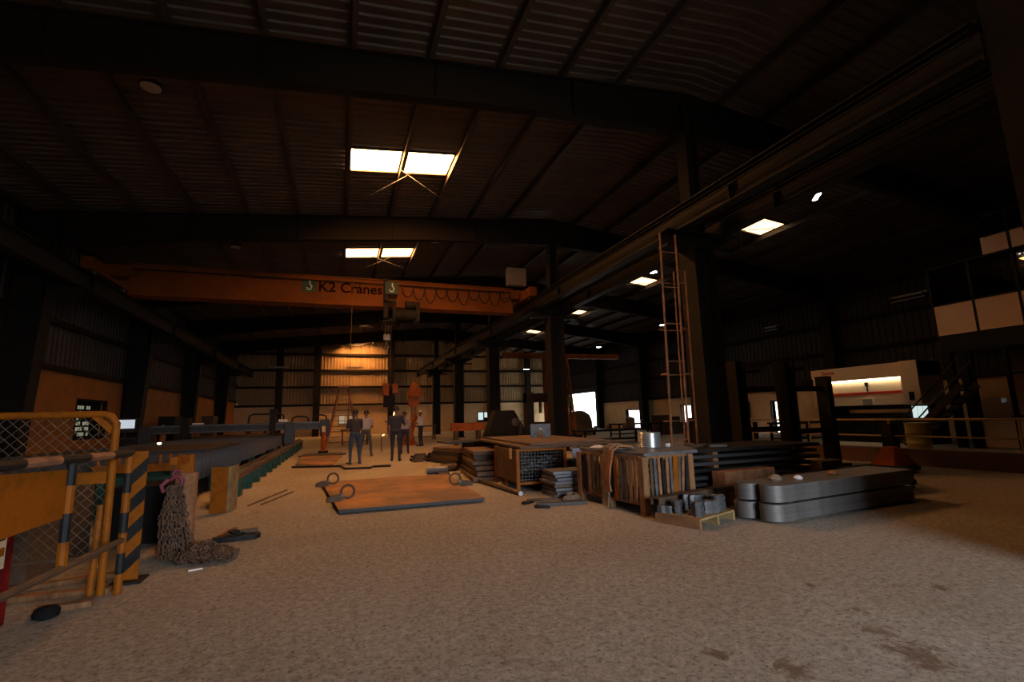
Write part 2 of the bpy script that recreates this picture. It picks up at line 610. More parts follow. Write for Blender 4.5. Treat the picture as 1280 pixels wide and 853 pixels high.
NTH = ['first', 'second', 'third', 'fourth', 'fifth', 'sixth']
for i, y in enumerate(SKY_Y_MAIN):
    skylight(SK_MAIN, y, 'bright two-pane roof skylight over the crane hall, %s from the front' % NTH[i], M_SKIES[i])
for i, y in enumerate(SKY_Y_SIDE):
    skylight(SK_SIDE, y, 'bright two-pane roof skylight over the side bay, %s from the front' % NTH[i], M_SKY_SIDE)

# crossed tie rods under the skylights (part of the roof)
for y in SKY_Y_MAIN[1:]:
    mb = MB()
    mb.tube([(0.65, y + 2.6, roof_z(0.65) - 0.35), (3.06, y - 0.95, roof_z(3.06) - 0.35)], 0.014, 6)
    mb.build('tie_rod', M_STEEL, roof)
    mb = MB()
    mb.tube([(0.75, y - 0.5, roof_z(0.75) - 0.38), (3.2, y + 2.35, roof_z(3.2) - 0.38)], 0.014, 6)
    mb.build('tie_rod', M_STEEL, roof)
for y in SKY_Y_SIDE:
    mb = MB()
    mb.tube([(13.6, y + 2.2, roof_z(13.6) - 0.35), (17.4, y - 0.6, roof_z(17.4) - 0.35)], 0.014, 6)
    mb.build('tie_rod', M_STEEL, roof)
    mb = MB()
    mb.tube([(14.0, y - 0.6, roof_z(14.0) - 0.38), (17.0, y + 2.2, roof_z(17.0) - 0.38)], 0.014, 6)
    mb.build('tie_rod', M_STEEL, roof)

# ---- walls
WL = 3.4
wall_l = thing('wall_left', 'left wall, tan plaster below dark corrugated sheeting', None, kind='structure')
# the plaster with an opening for a grilled window
WY0, WY1, WZ0, WZ1 = 22.1, 24.5, 1.05, 2.45
mb = MB()
mb.box(XL - 0.25, XL, YB, WY0, 0, WL)
mb.box(XL - 0.25, XL, WY1, YF, 0, WL)
mb.box(XL - 0.25, XL, WY0, WY1, 0, WZ0)
mb.box(XL - 0.25, XL, WY0, WY1, WZ1, WL)
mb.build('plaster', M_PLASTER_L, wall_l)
mb = MB()
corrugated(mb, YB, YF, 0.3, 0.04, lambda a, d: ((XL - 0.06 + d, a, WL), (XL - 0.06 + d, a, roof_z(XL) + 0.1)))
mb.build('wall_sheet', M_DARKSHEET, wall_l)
for z in (3.42, 4.95, 6.5, 7.9):
    MB().box(XL - 0.02, XL + 0.16, YB, YF, z - 0.09, z + 0.09).build('girt', M_RAFTER, wall_l)
wd = thing('window_12', 'small grilled window in the left plaster wall', None, kind='structure')
MB().box(XL - 0.2, XL - 0.18, WY0, WY1, WZ0, WZ1).build('backing', M_BLACKBOX, wd)
f = MB()
f.box(XL - 0.12, XL + 0.02, WY0 - 0.06, WY0 + 0.02, WZ0 - 0.06, WZ1 + 0.06)
f.box(XL - 0.12, XL + 0.02, WY1 - 0.02, WY1 + 0.06, WZ0 - 0.06, WZ1 + 0.06)
f.box(XL - 0.12, XL + 0.02, WY0, WY1, WZ0 - 0.06, WZ0 + 0.02)
f.box(XL - 0.12, XL + 0.02, WY0, WY1, WZ1 - 0.02, WZ1 + 0.06)
f.build('frame', M_RAFTER, wd)
for i in range(8):
    for j in range(6):
        y0 = WY0 + 0.1 + i * 0.17
        if (i * 7 + j * 5) % 4 == 3 or (j in (1, 2) and i > 3):
            continue
        z0 = WZ1 - 0.32 - j * 0.2
        MB().box(XL - 0.15, XL - 0.14, y0, y0 + 0.12, z0, z0 + 0.13).build('pane', M_WINLIT, wd)

wall_f = thing('wall_far', 'far end wall, cream plaster below ribbed metal sheeting', None, kind='structure')
WF = 3.0
MB().box(XL - 0.3, XR + 0.3, YF, YF + 0.25, 0, WF).build('plaster', M_PLASTER, wall_f)
MB().box(XL - 0.3, XR + 0.3, YF + 0.1, YF + 0.2, WF, 10.2).build('outer_skin', M_DARKSHEET, wall_f)
MB().box(XL - 0.3, XL - 0.2, YB, YF + 0.2, WL, 8.6).build('outer_skin', M_DARKSHEET, wall_l)
MB().box(XR + 0.15, XR + 0.25, YB, YF + 0.2, 3.6, 8.7).build('outer_skin', M_DARKSHEET, wall_f)
mb = MB()
corrugated(mb, XL, XC, 0.3, 0.05, lambda a, d: ((a, YF + 0.05 - d, WF), (a, YF + 0.05 - d, roof_z(a) + 0.05)))
mb.build('wall_sheet', M_WALLSHEET, wall_f)
mb = MB()
corrugated(mb, XC, XR, 0.3, 0.05, lambda a, d: ((a, YF + 0.05 - d, WF), (a, YF + 0.05 - d, roof_z(a) + 0.05)))
mb.build('wall_sheet', M_WALLSHEET, wall_f)
for z in (3.0, 4.75, 6.4, 8.0):
    MB().box(XL, XR, YF - 0.2, YF - 0.01, z - 0.1, z + 0.1).build('girt', M_RAFTER, wall_f)
for x in (-5.3, -1.95, 5.1, 12.4, 16.0, 20.2):
    mb = MB()
    mb.box(x - 0.3, x + 0.3, YF - 0.55, YF - 0.51, 0, roof_z(x))
    mb.box(x - 0.02, x + 0.02, YF - 0.51, YF - 0.24, 0, roof_z(x))
    mb.box(x - 0.3, x + 0.3, YF - 0.24, YF - 0.2, 0, roof_z(x))
    mb.build('wind_column', M_COLUMN, wall_f)
wdf = thing('window_13', 'pale window low in the far wall behind the stepladder', None, kind='structure')
MB().box(0.1, 1.9, YF - 0.06, YF - 0.02, 1.1, 2.0).build('frame', M_FRAME, wdf)
for i in range(3):
    MB().box(0.16 + i * 0.58, 0.68 + i * 0.58, YF - 0.08, YF - 0.06, 1.16, 1.94).build('pane', M_WINLIT, wdf)
wdg = thing('window_14', 'row of small lit panes in the far wall past the columns', None, kind='structure')
MB().box(14.3, 17.2, YF - 0.06, YF - 0.02, 0.9, 2.0).build('frame', M_FRAME, wdg)
for i in range(4):
    MB().box(14.4 + i * 0.7, 14.95 + i * 0.7, YF - 0.08, YF - 0.06, 1.1 + 0.25 * (i % 2), 1.9).build('pane', M_DOORLIT, wdg)

WR = 2.45
wall_r = thing('wall_right', 'right wall of the side bay, plaster below dark sheeting', None, kind='structure')
OPEN = [(21.2, 22.05, 0.0, 1.8), (29.1, 30.2, 0.0, 1.8), (35.6, 37.7, 0.0, 1.6), (42.15, 48.9, 0.0, 3.6)]
y = YB
mb = MB()
for (a, b, z0, z1) in OPEN:
    mb.box(XR, XR + 0.25, y, a, 0, WR)
    if z1 < WR:
        mb.box(XR, XR + 0.25, a, b, z1, WR)
    y = b
mb.box(XR, XR + 0.25, y, YF, 0, WR)
mb.build('plaster', M_PLASTER, wall_r)
mb = MB()
zt = roof_z(XR) + 0.1
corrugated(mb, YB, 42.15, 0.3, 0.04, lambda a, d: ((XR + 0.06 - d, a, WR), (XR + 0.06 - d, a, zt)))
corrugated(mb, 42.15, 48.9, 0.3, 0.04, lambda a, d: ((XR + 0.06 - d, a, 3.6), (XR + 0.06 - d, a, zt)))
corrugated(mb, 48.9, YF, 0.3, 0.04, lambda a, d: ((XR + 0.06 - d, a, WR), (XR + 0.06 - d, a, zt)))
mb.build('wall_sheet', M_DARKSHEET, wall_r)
for z in (2.5, 4.2, 5.7, 7.2):
    if z < 3.6:
        MB().box(XR - 0.16, XR + 0.02, YB, 42.1, z - 0.09, z + 0.09).build('girt', M_RAFTER, wall_r)
    else:
        MB().box(XR - 0.16, XR + 0.02, YB, YF, z - 0.09, z + 0.09).build('girt', M_RAFTER, wall_r)
dn = 0
for (a, b, z0, z1), lab in zip(OPEN, ('narrow bright doorway seen between the rack posts', 'bright side doorway beside the caged ladder', 'bright small doorway beside the green shutter', 'wide bright loading doorway in the right wall')):
    dn += 1
    d = thing('door_%d' % dn, lab, None, kind='structure')
    f = MB()
    f.box(XR - 0.05, XR + 0.27, a - 0.08, a, 0, z1 + 0.08)
    f.box(XR - 0.05, XR + 0.27, b, b + 0.08, 0, z1 + 0.08)
    f.box(XR - 0.05, XR + 0.27, a, b, z1, z1 + 0.08)
    f.build('frame', M_FRAME, d)
dd = thing('door_5', 'pale green shutter on the side-bay wall', None, kind='structure')
for i in range(8):
    MB().box(XR - 0.1, XR - 0.02, 33.6, 35.2, 0.1 + i * 0.29, 0.1 + i * 0.29 + 0.275).build('slat', M_GREENPANEL, dd)

wall_b = thing('wall_back', 'front wall behind the camera with its wide open doorway', None, kind='structure')
mb = MB()
mb.box(XL - 0.3, 1.9, YB - 0.25, YB, 0, 10)
mb.box(5.6, XR + 0.3, YB - 0.25, YB, 0, 10)
mb.box(1.9, 5.6, YB - 0.25, YB, 4.6, 10)
mb.build('wall_panel', M_DARKSHEET, wall_b)
# side partition of the entrance, which shades the floor to the right
MB().box(5.6, 5.75, YB, 1.85, 0, 3.6).build('entrance_partition', M_DARKSHEET, wall_b)
MB().box(5.6, 5.75, YB, 0.6, 3.6, 4.6).build('entrance_partition', M_DARKSHEET, wall_b)

# ---- columns
def ibox(mb, xc, yc, dx, wy, z0, z1, t=0.03, xtop=None):
    """I column: flanges face -x and +x"""
    mb.box(xc - dx / 2, xc - dx / 2 + t, yc - wy / 2, yc + wy / 2, z0, z1)
    mb.box(xc + dx / 2 - t, xc + dx / 2, yc - wy / 2, yc + wy / 2, z0, z1)
    mb.box(xc - dx / 2 + t, xc + dx / 2 - t, yc - 0.012, yc + 0.012, z0, z1)


MIDY = [FRAMES[1] + BAY * k for k in range(5)]
for i, y in enumerate(MIDY):
    c = thing('column', 'dark steel hall column in the middle row, %s from the camera' % NTH[i + 1], 'column', (XC, y, 0), group='middle row of steel columns')
    c['kind'] = 'structure'
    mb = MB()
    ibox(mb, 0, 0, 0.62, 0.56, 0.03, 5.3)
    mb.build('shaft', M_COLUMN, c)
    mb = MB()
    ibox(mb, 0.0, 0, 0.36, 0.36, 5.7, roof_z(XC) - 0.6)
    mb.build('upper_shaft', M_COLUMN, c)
    mb = MB()
    mb.box(-1.05, 1.05, -0.28, 0.28, 5.66, 5.7)
    vs = [(-1.05, -0.02, 5.66), (-0.3, -0.02, 5.3), (0.3, -0.02, 5.3), (1.05, -0.02, 5.66)]
    vs += [(a, 0.02, cc) for a, b, cc in vs]
    mb.add(vs, [(0, 1, 2, 3), (7, 6, 5, 4), (0, 4, 5, 1), (1, 5, 6, 2), (2, 6, 7, 3), (3, 7, 4, 0)])
    mb.box(-1.0, 1.0, -0.2, 0.2, 5.3, 5.36)
    mb.build('bracket', M_COLUMN, c)
    mb = MB()
    mb.box(-0.45, 0.45, -0.4, 0.4, 0, 0.03)
    mb.build('base_plate', M_COLUMN, c)
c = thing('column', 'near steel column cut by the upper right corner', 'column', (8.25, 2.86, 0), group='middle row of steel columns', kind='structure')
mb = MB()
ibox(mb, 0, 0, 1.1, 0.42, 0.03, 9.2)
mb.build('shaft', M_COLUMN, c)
MB().box(-0.7, 0.7, -0.3, 0.3, 0, 0.03).build('base_plate', M_COLUMN, c)
LEFTY = [17.6 + 8.6 * k for k in range(-1, 4)]
for i, y in enumerate(LEFTY):
    c = thing('column', 'dark tapered wall column on the left, %s from the front' % NTH[i], 'column', (XL, y, 0), group='left wall columns', kind='structure')
    n = 10
    mb = MB()
    z1 = roof_z(XL) - 0.3
    for q in range(n):
        za, zb = z1 * q / n, z1 * (q + 1) / n
        da, db = 0.62 + 0.42 * q / n, 0.62 + 0.42 * (q + 1) / n
        vs = [(0.0, -0.02, za), (da, -0.02, za), (db, -0.02, zb), (0.0, -0.02, zb)]
        vs += [(a, 0.02, cc) for a, b, cc in vs]
        mb.add(vs, [(0, 1, 2, 3), (7, 6, 5, 4), (1, 5, 6, 2), (3, 7, 4, 0)])
        mb.bar((da, 0, za), (db, 0, zb), 0.5, 0.03, up=(1, 0, 0))
    mb.box(0, 0.03, -0.25, 0.25, 0, z1)
    mb.build('shaft', M_COLUMN, c)
    mb = MB()
    mb.box(0.7, 1.75, -0.2, 0.2, 5.62, 5.66)
    mb.box(0.7, 1.7, -0.02, 0.02, 5.2, 5.62)
    mb.build('bracket', M_COLUMN, c)
for i in range(6):
    y = (9.15 + BAY * i) if i != 4 else 41.6
    c = thing('column', 'dark wall column of the side bay, %s from the front' % NTH[i], 'column', (XR - 0.45, y, 0), group='right wall columns', kind='structure')
    mb = MB()
    ibox(mb, 0, 0, 0.6, 0.5, 0, roof_z(XR) - 0.3)
    mb.build('shaft', M_COLUMN, c)

# ---- crane runways
M_RUNWAY = mat('runway_steel', (0.008, 0.006, 0.004), 0.65, 0.0, spec=0.2, col2=(0.005, 0.0038, 0.0026), nscale=1.2)


def runway(x, y0, y1, label, z=5.7, h=0.55):
    t = thing('runway_beam', label, 'crane beam', (x, y0, 0), group='crane runway beams')
    L = y1 - y0
    mb = MB()
    mb.box(-0.15, 0.15, 0, L, z, z + 0.03)
    mb.box(-0.02, 0.02, 0, L, z + 0.03, z + h - 0.03)
    mb.box(-0.2, 0.2, 0, L, z + h - 0.03, z + h)
    yy = 4.2
    while yy < L:
        for s_ in (-1, 1):
            mb.box(min(s_ * 0.02, s_ * 0.14), max(s_ * 0.02, s_ * 0.14), yy - 0.01, yy + 0.01, z + 0.03, z + h - 0.03)
        yy += 8.4
    mb.build('girder', M_RUNWAY, t)
    MB().box(-0.04, 0.04, 0, L, z + h, z + h + 0.08).build('rail', M_RUNWAY, t)
    mb = MB()
    mb.tube([(-0.24, 0, z + 0.3), (-0.24, L, z + 0.3)], 0.025, 6)
    mb.build('conductor_pipe', M_RUNWAY, t)
    mb = MB()
    mb.tube([(-0.24, 0, z + 0.4), (-0.24, L, z + 0.4)], 0.015, 6)
    mb.build('conductor_pipe', M_RUNWAY, t)


runway(7.7, 3.1, 50.4, 'long steel crane runway beam on the middle columns, crane-hall side')
runway(8.95, 3.1, 50.4, 'long steel crane runway beam on the middle columns, side-bay side')
runway(-7.6, 6.0, 50.4, 'dark crane runway beam along the left wall columns')

# ---- bridge crane
CRY = 19.8
crane = thing('bridge_crane', 'orange overhead bridge crane with hoist and cable loops', 'crane', (0, CRY, 0))
mb = MB()
mb.box(-6.9, 7.2, -0.25, 0.25, 5.93, 7.0)
mb.box(-6.9, 7.2, -0.34, 0.34, 5.90, 5.93)
mb.box(-6.9, 7.2, -0.30, 0.30, 7.0, 7.04)
mb.build('girder', M_CRANE, crane)
mb = MB()
mb.box(-6.8, 7.1, -0.36, -0.32, 6.80, 6.84)
for i in range(12):
    mb.box(-6.5 + i * 1.2, -6.46 + i * 1.2, -0.34, -0.25, 6.79, 6.85)
mb.build('cable_track', M_RAFTER, crane)
for x in (-7.6, 7.7):
    e = MB()
    e.box(x - 0.16, x + 0.16, -1.5, 1.5, 6.42, 6.82)
    eo = e.build('end_carriage', M_CRANE, crane)
    for yy in (-1.15, 1.15):
        MB().cyl((x - 0.09, yy, 6.49), (x + 0.09, yy, 6.49), 0.16, n=16).build('wheel', M_STEEL, eo)
    s_ = 1 if x > 0 else -1
    MB().box(min(x, x - s_ * 0.9), max(x, x - s_ * 0.9), -0.3, 0.3, 6.55, 6.95).build('girder_joint', M_CRANE, crane)
mb = MB()
for i in range(11):
    x = 2.35 + i * 0.47
    r = 0.20 + 0.05 * ((i * 7) % 3)
    pts = [(x + 0.235 * (1 - math.cos(PI * q / 10)), -0.37, 6.80 - r * 2.2 * math.sin(PI * q / 10)) for q in range(11)]
    mb.tube(pts, 0.02, 6)
mb.build('festoon_cable', M_BLACK, crane)
# hoist
mb = MB()
mb.box(1.62, 1.80, -0.48, -0.40, 5.35, 7.05)
mb.box(1.98, 2.12, -0.48, -0.40, 5.35, 6.1)
mb.box(1.62, 2.12, -0.48, -0.40, 6.05, 6.15)
mb.box(1.55, 2.1, 0.38, 0.48, 5.35, 6.2)
mb.box(1.62, 2.1, -0.48, 0.48, 5.3, 5.42)
mb.build('trolley_frame', M_DARK, crane)
MB().cyl((2.1, -0.35, 5.6), (3.0, -0.35, 5.6), 0.22, n=18).build('hoist_drum', M_DARK, crane)
mb = MB()
mb.cyl((2.5, -0.35, 6.0), (2.95, -0.35, 6.0), 0.17, n=16)
mb.box(2.9, 3.05, -0.6, 0.1, 5.3, 6.1)
mb.build('hoist_motor', M_DARK, crane)
mb = MB()
mb.tube([(1.72, -0.2, 5.3), (1.72, -0.2, 4.7)], 0.012, 6)
mb.tube([(1.84, -0.2, 5.3), (1.84, -0.2, 4.7)], 0.012, 6)
mb.build('hoist_rope', M_RUSTBAR, crane)
mb = MB()
mb.box(1.66, 1.9, -0.3, -0.1, 4.55, 4.78)
mb.tube([(1.78, -0.2, 4.55), (1.78, -0.2, 4.42), (1.87, -0.2, 4.3), (1.8, -0.2, 4.18), (1.7, -0.2, 4.24), (1.68, -0.2, 4.33)], 0.03, 8)
mb.build('hook', M_STEEL, crane)
MB().tube([(0.45, -0.4, 6.8), (0.42, -0.45, 5.0), (0.38, -0.5, 1.6)], 0.012, 6).build('pendant_cable', M_RUSTBAR, crane)
MB().box(0.33, 0.43, -0.55, -0.45, 1.15, 1.6).build('pendant_control', M_YELLOW, crane)
MB().box(6.9, 7.75, -0.6, -0.3, 7.12, 7.9).build('control_box', mat('box_grey', (0.16, 0.13, 0.10), 0.6), crane)


def lettering(txt, size, mtl, name, parent, matrix, depth=0.006):
    cu = bpy.data.curves.new(name, 'FONT')
    cu.body = txt
    cu.size = size
    cu.extrude = depth
    cu.offset = size * 0.018
    tmp = bpy.data.objects.new(name + '_tmp', cu)
    COL.objects.link(tmp)
    dg = bpy.context.evaluated_depsgraph_get()
    me = bpy.data.meshes.new_from_object(tmp.evaluated_get(dg))
    bpy.data.objects.remove(tmp)
    me.name = name
    me.materials.clear()
    me.materials.append(mtl)
    o = bpy.data.objects.new(name, me)
    COL.objects.link(o)
    o.parent = parent
    o.matrix_local = matrix
    return o


R_SOUTH = Matrix.Rotation(PI / 2, 4, 'X')       # text facing -Y
lettering('K2 Cranes', 0.56, M_INK, 'lettering', crane, Matrix.Translation((-0.83, -0.262, 6.42)) @ R_SOUTH)
for x, z in ((-1.4, 6.36), (1.68, 6.4)):
    yy = -0.27 if x < 0 else -0.52
    b = MB().box(x, x + 0.5, yy - 0.01, yy, z, z + 0.5).build('logo_plate', M_GREENLOGO, crane)
    MB().tube([(x + 0.27, yy - 0.02, z + 0.44), (x + 0.27, yy - 0.02, z + 0.32), (x + 0.34, yy - 0.02, z + 0.22), (x + 0.30, yy - 0.02, z + 0.1), (x + 0.2, yy - 0.02, z + 0.09), (x + 0.16, yy - 0.02, z + 0.17)], 0.028, 6).build('hook_emblem', M_LOGOWHITE, b)

# ---- lamps under the roof
def lamp(loc, on, label, long=False, rz=0.0):
    t = thing('high_bay_lamp', label, 'lamp', loc, rz, group='roof lamps')
    mb = MB()
    if long:
        mb.box(-0.3, 0.3, -0.09, 0.09, 0.02, 0.1)
    else:
        mb.lathe([(0.22, 0.02), (0.2, 0.1), (0.09, 0.16), (0.07, 0.26)], n=16)
    mb.build('housing', M_RAFTER, t)
    mb = MB()
    if long:
        mb.box(-0.28, 0.0 - 0.04, -0.07, 0.07, 0.0, 0.02)
        mb.box(0.04, 0.28, -0.07, 0.07, 0.0, 0.02)
    else:
        mb.lathe([(0.19, 0.0), (0.19, 0.02)], n=16)
    mb.build('lens', M_LAMPON if on else M_LAMPOFF, t)
    up = roof_z(loc[0]) - loc[2] - 0.03
    MB().tube([(0, 0, 0.1), (0, 0, up)], 0.012, 6).build('hanger', M_RAFTER, t)


lamp((15.45, 11.11, 8.6), True, 'lit twin lamp under the dark roof near the right column', True, 0.9)
lamp((15.3, 20.2, 8.6), True, 'lit round lamp beside the side-bay skylight pair')
lamp((20.6, 26.6, 7.2), True, 'lit round lamp in front of the caged ladder')
lamp((21.6, 36.9, 7.2), True, 'lit round lamp above the wide bright loading doorway')
lamp((22.0, 45.0, 4.2), True, 'small lit lamp low over the loading doorway')
lamp((3.6, 18.8, 8.6), False, 'unlit pale lamp above the crane lettering')
lamp((-3.9, 11.2, 8.5), False, 'unlit pale square lamp high in the dark left roof')
lamp((-4.0, 21.0, 8.4), False, 'unlit pale lamp over the dark left end of the crane')

lamp((3.1, 25.8, 8.0), True, 'tiny lit lamp hanging right of the crane hoist')
lamp((18.9, 47.6, 6.3), True, 'lit bent lamp high before the far wall sheeting', True, 0.2)
for x, y, lab in ((-5.1, 48.2, 'pale unlit tube light before the dark left of the far wall'), (1.4, 48.2, 'pale unlit tube light before the bright middle of the far wall')):
    t = thing('tube_light', lab, 'lamp', (x, y, 6.45))
    MB().box(-0.75, 0.75, -0.05, 0.05, -0.05, 0.05).build('batten', M_LAMPOFF, t)
    MB().tube([(-0.7, -0.08, -0.08), (0.7, -0.08, -0.08)], 0.04, 8).build('tube', M_LAMPOFF, t)
    for q in (-0.6, 0.6):
        MB().tube([(q, 0, 0.05), (q, 0, roof_z(x) - 6.45)], 0.01, 5).build('hanger', M_RAFTER, t)

# ------------------------------------------------------------------ people
def capsule(mb, a, b, ra, rb, n=12):
    a, b = Vector(a), Vector(b)
    d = (b - a)
    L = max(d.length, 1e-5)
    d.normalize()
    pts, rr = [], []
    for q in range(4):
        t = PI / 2 * q / 4
        pts.append(a - d * ra * math.cos(t))
        rr.append(max(ra * math.sin(t), ra * 0.05))
    for q in range(5):
        pts.append(a + d * L * q / 4)
        rr.append(ra + (rb - ra) * q / 4)
    for q in range(3, -1, -1):
        t = PI / 2 * q / 4
        pts.append(b + d * rb * math.cos(t))
        rr.append(max(rb * math.sin(t), rb * 0.05))
    mb.tube(pts, rr, n)


def person(label, loc, rz, h, mats, larm, rarm, stance=0.1, lean=0.0, hat=None, stride=0.0, head_turn=0.0, bare_legs=False):
    """figure facing -Y before rz; arms: (elbow, wrist) offsets from the shoulder, in units of height"""
    shirt, trousers, shoes = mats
    S = h / 1.75
    V = lambda x, y, z: Vector((x * S, (y - lean * max(0.0, z - 0.9)) * S, z * S))
    segs = []          # a, b, ra, rb, material index   0 skin 1 shirt 2 trousers 3 shoes

    def seg(a, b, ra, rb, m):
        segs.append((a, b, ra * S, rb * S, m))
    for s_, st in ((-1, stride), (1, -stride)):
        hip, knee, ank = V(s_ * 0.09, 0.0, 0.92), V(s_ * (0.09 + stance * 0.4), -0.02 + st * 0.5, 0.50), V(s_ * (0.085 + stance * 0.6), 0.03 + st, 0.09)
        seg(hip, knee, 0.088, 0.062, 2)
        seg(knee, ank, 0.058, 0.043, 0 if bare_legs else 2)
        toe = ank + Vector((s_ * 0.04, -0.17, -0.045)) * S
        seg(ank + Vector((0, 0.035, -0.045)) * S, toe, 0.042, 0.035, 3)
    seg(V(-0.07, 0, 0.96), V(0.07, 0, 0.96), 0.115, 0.115, 2)
    for x in (-0.07, 0, 0.07):
        seg(V(x, 0, 1.05), V(x * 1.5, 0.0, 1.36), 0.095, 0.092, 1)
    seg(V(-0.135, 0, 1.40), V(0.135, 0, 1.40), 0.065, 0.065, 1)
    neck = V(0, 0.0, 1.44)
    seg(neck, V(0, -0.02, 1.55), 0.055, 0.05, 0)
    hc = V(0, -0.025, 1.64)
    ht = Matrix.Rotation(head_turn, 3, 'Z')
    H = lambda x, y, z: hc + (ht @ Vector((x, y, z))) * S
    seg(H(0, 0.01, 0.02), H(0, 0.0, -0.01), 0.088, 0.083, 0)
    seg(H(0, -0.03, -0.06), H(0, -0.02, -0.02), 0.055, 0.07, 0)
    seg(H(0, -0.09, -0.01), H(0, -0.105, -0.03), 0.012, 0.016, 0)
    for s_ in (-1, 1):
        seg(H(s_ * 0.088, 0.01, 0.01), H(s_ * 0.09, 0.01, -0.03), 0.014, 0.012, 0)
    for s_, arm in ((-1, larm), (1, rarm)):
        sh = V(s_ * 0.19, 0, 1.40)
        el = sh + Vector(arm[0]) * S
        wr = el + Vector(arm[1]) * S
        seg(sh, sh.lerp(el, 0.75), 0.06, 0.052, 1)
        seg(sh.lerp(el, 0.6), el, 0.046, 0.042, 0)
        seg(el, wr, 0.042, 0.029, 0)
        d = (wr - el).normalized()
        side = d.cross(Vector((0, 1, 0.3))).normalized()
        nrm = side.cross(d)
        palm = wr + d * 0.055 * S
        for q in (-1, 0, 1):
            seg(wr + side * q * 0.012 * S, palm + side * q * 0.024 * S + d * 0.025 * S, 0.018, 0.015, 0)
        for q, ln in ((-1.5, 0.055), (-0.5, 0.07), (0.5, 0.065), (1.5, 0.05)):
            k0 = palm + side * q * 0.021 * S + d * 0.03 * S
            k1 = k0 + (d * ln * 0.6 + nrm * ln * 0.2) * S
            k2 = k1 + (d * ln * 0.4 + nrm * ln * 0.45) * S
            seg(k0, k1, 0.0105, 0.0095, 0)
            seg(k1, k2, 0.0095, 0.008, 0)
        t0 = wr + d * 0.02 * S - side * 0.025 * S
        t1 = t0 + (d * 0.035 - side * 0.028 + nrm * 0.01) * S
        seg(t0, t1, 0.013, 0.011, 0)
        seg(t1, t1 + (d * 0.03 + nrm * 0.012) * S, 0.011, 0.009, 0)
    mb = MB()
    for a, b, ra, rb, m in segs:
        capsule(mb, a, b, ra, rb)
    tmp = mb.build('person_tmp', M_SKIN)
    rm = tmp.modifiers.new('r', 'REMESH')
    rm.mode = 'VOXEL'
    rm.voxel_size = 0.0125
    sm = tmp.modifiers.new('s', 'SMOOTH')
    sm.iterations = 3
    sm.factor = 0.5
    me = bpy.data.meshes.new_from_object(tmp.evaluated_get(bpy.context.evaluated_depsgraph_get()))
    bpy.data.objects.remove(tmp)
    me.name = 'person'
    me.materials.clear()
    for m in (M_SKIN, shirt, trousers, shoes):
        me.materials.append(m)
    idx = []
    sv = [(a, (b - a), max((b - a).length_squared, 1e-9), ra, rb, m) for a, b, ra, rb, m in segs]
    for pl in me.polygons:
        c = pl.center
        best, bm = 1e9, 0
        for a, d, l2, ra, rb, m in sv:
            t = min(1, max(0, (c - a).dot(d) / l2))
            e = (c - a - d * t).length - (ra + (rb - ra) * t)
            if e < best:
                best, bm = e, m
        idx.append(bm)
    me.polygons.foreach_set('material_index', idx)
    me.polygons.foreach_set('use_smooth', [True] * len(me.polygons))
    o = bpy.data.objects.new('person', me)
    COL.objects.link(o)
    o.location = (loc[0], loc[1], 0.0)
    o.rotation_euler = (0, 0, rz)
    tag(o, label, 'person', 'workers in the hall')
    # hair, eyes, mouth
    mb = MB()
    hm = Matrix.Translation(hc) @ ht.to_4x4()
    for i in range(1, 9):
        pass
    n, kk = 16, 7
    vs, fs = [], []
    for i in range(kk):
        for j in range(n):
            t, u = PI * 0.62 * i / (kk - 1), 2 * PI * j / n
            y = math.sin(t) * math.sin(u)
            if y < -0.35 and t > 0.9:
                t2 = 0.9 + (t - 0.9) * 0.25
            else:
                t2 = t
            vs.append(hm @ (Vector((0.097 * math.sin(t2) * math.cos(u), 0.012 + 0.102 * math.sin(t2) * math.sin(u), 0.022 + 0.1 * math.cos(t2))) * S))
    for i in range(kk - 1):
        for j in range(n):
            fs.append((i * n + j, (i + 1) * n + j, (i + 1) * n + (j + 1) % n, i * n + (j + 1) % n))
    mb.add(vs, fs)
    if hat:
        mb2 = MB()
        mb2.add([p + Vector((0, 0, 0.012)) for p in [Vector(v) for v in vs[:n * 5]]], [f for f in fs if max(f) < n * 5])
        mb2.build('cap', hat, o, smooth=True)
    mb.build('hair', M_HAIR, o, smooth=True)
    for s_ in (-1, 1):
        e = MB()
        p = H(s_ * 0.032, -0.079, 0.0)
        capsule(e, p, p + Vector((0.001, 0, 0)), 0.011 * S, 0.011 * S, 8)
        e.build('eye', M_WHITE, o, smooth=True)
    mb = MB()
    capsule(mb, H(-0.02, -0.083, -0.065), H(0.02, -0.083, -0.065), 0.006 * S, 0.006 * S, 6)
    mb.build('mouth', mat('lips', (0.12, 0.04, 0.03), 0.6), o)
    return o


M_SH1 = mat('dark_shirt', (0.022, 0.02, 0.02), 0.9)
M_SH2 = mat('grey_checked_shirt', (0.34, 0.30, 0.30), 0.9, col2=(0.26, 0.22, 0.22), nscale=20)
M_SH3 = mat('navy_overall', (0.018, 0.018, 0.026), 0.9)
M_SH4 = mat('grey_work_shirt', (0.22, 0.20, 0.21), 0.9)
M_SH5 = mat('white_shirt', (0.55, 0.46, 0.42), 0.9)
M_JEANS = mat('blue_jeans', (0.03, 0.05, 0.085), 0.9, col2=(0.02, 0.032, 0.055), nscale=8)
M_TROUS = mat('dark_grey_trousers', (0.05, 0.05, 0.055), 0.9)
M_NAVYTR = mat('dark_navy_trousers', (0.014, 0.018, 0.035), 0.9)
M_SHOE = mat('brown_shoes', (0.06, 0.035, 0.025), 0.7)
DOWN = ((-0.03, 0.02, -0.29), (0.0, -0.05, -0.25))
DOWNR = ((0.03, 0.02, -0.29), (0.0, -0.05, -0.25))
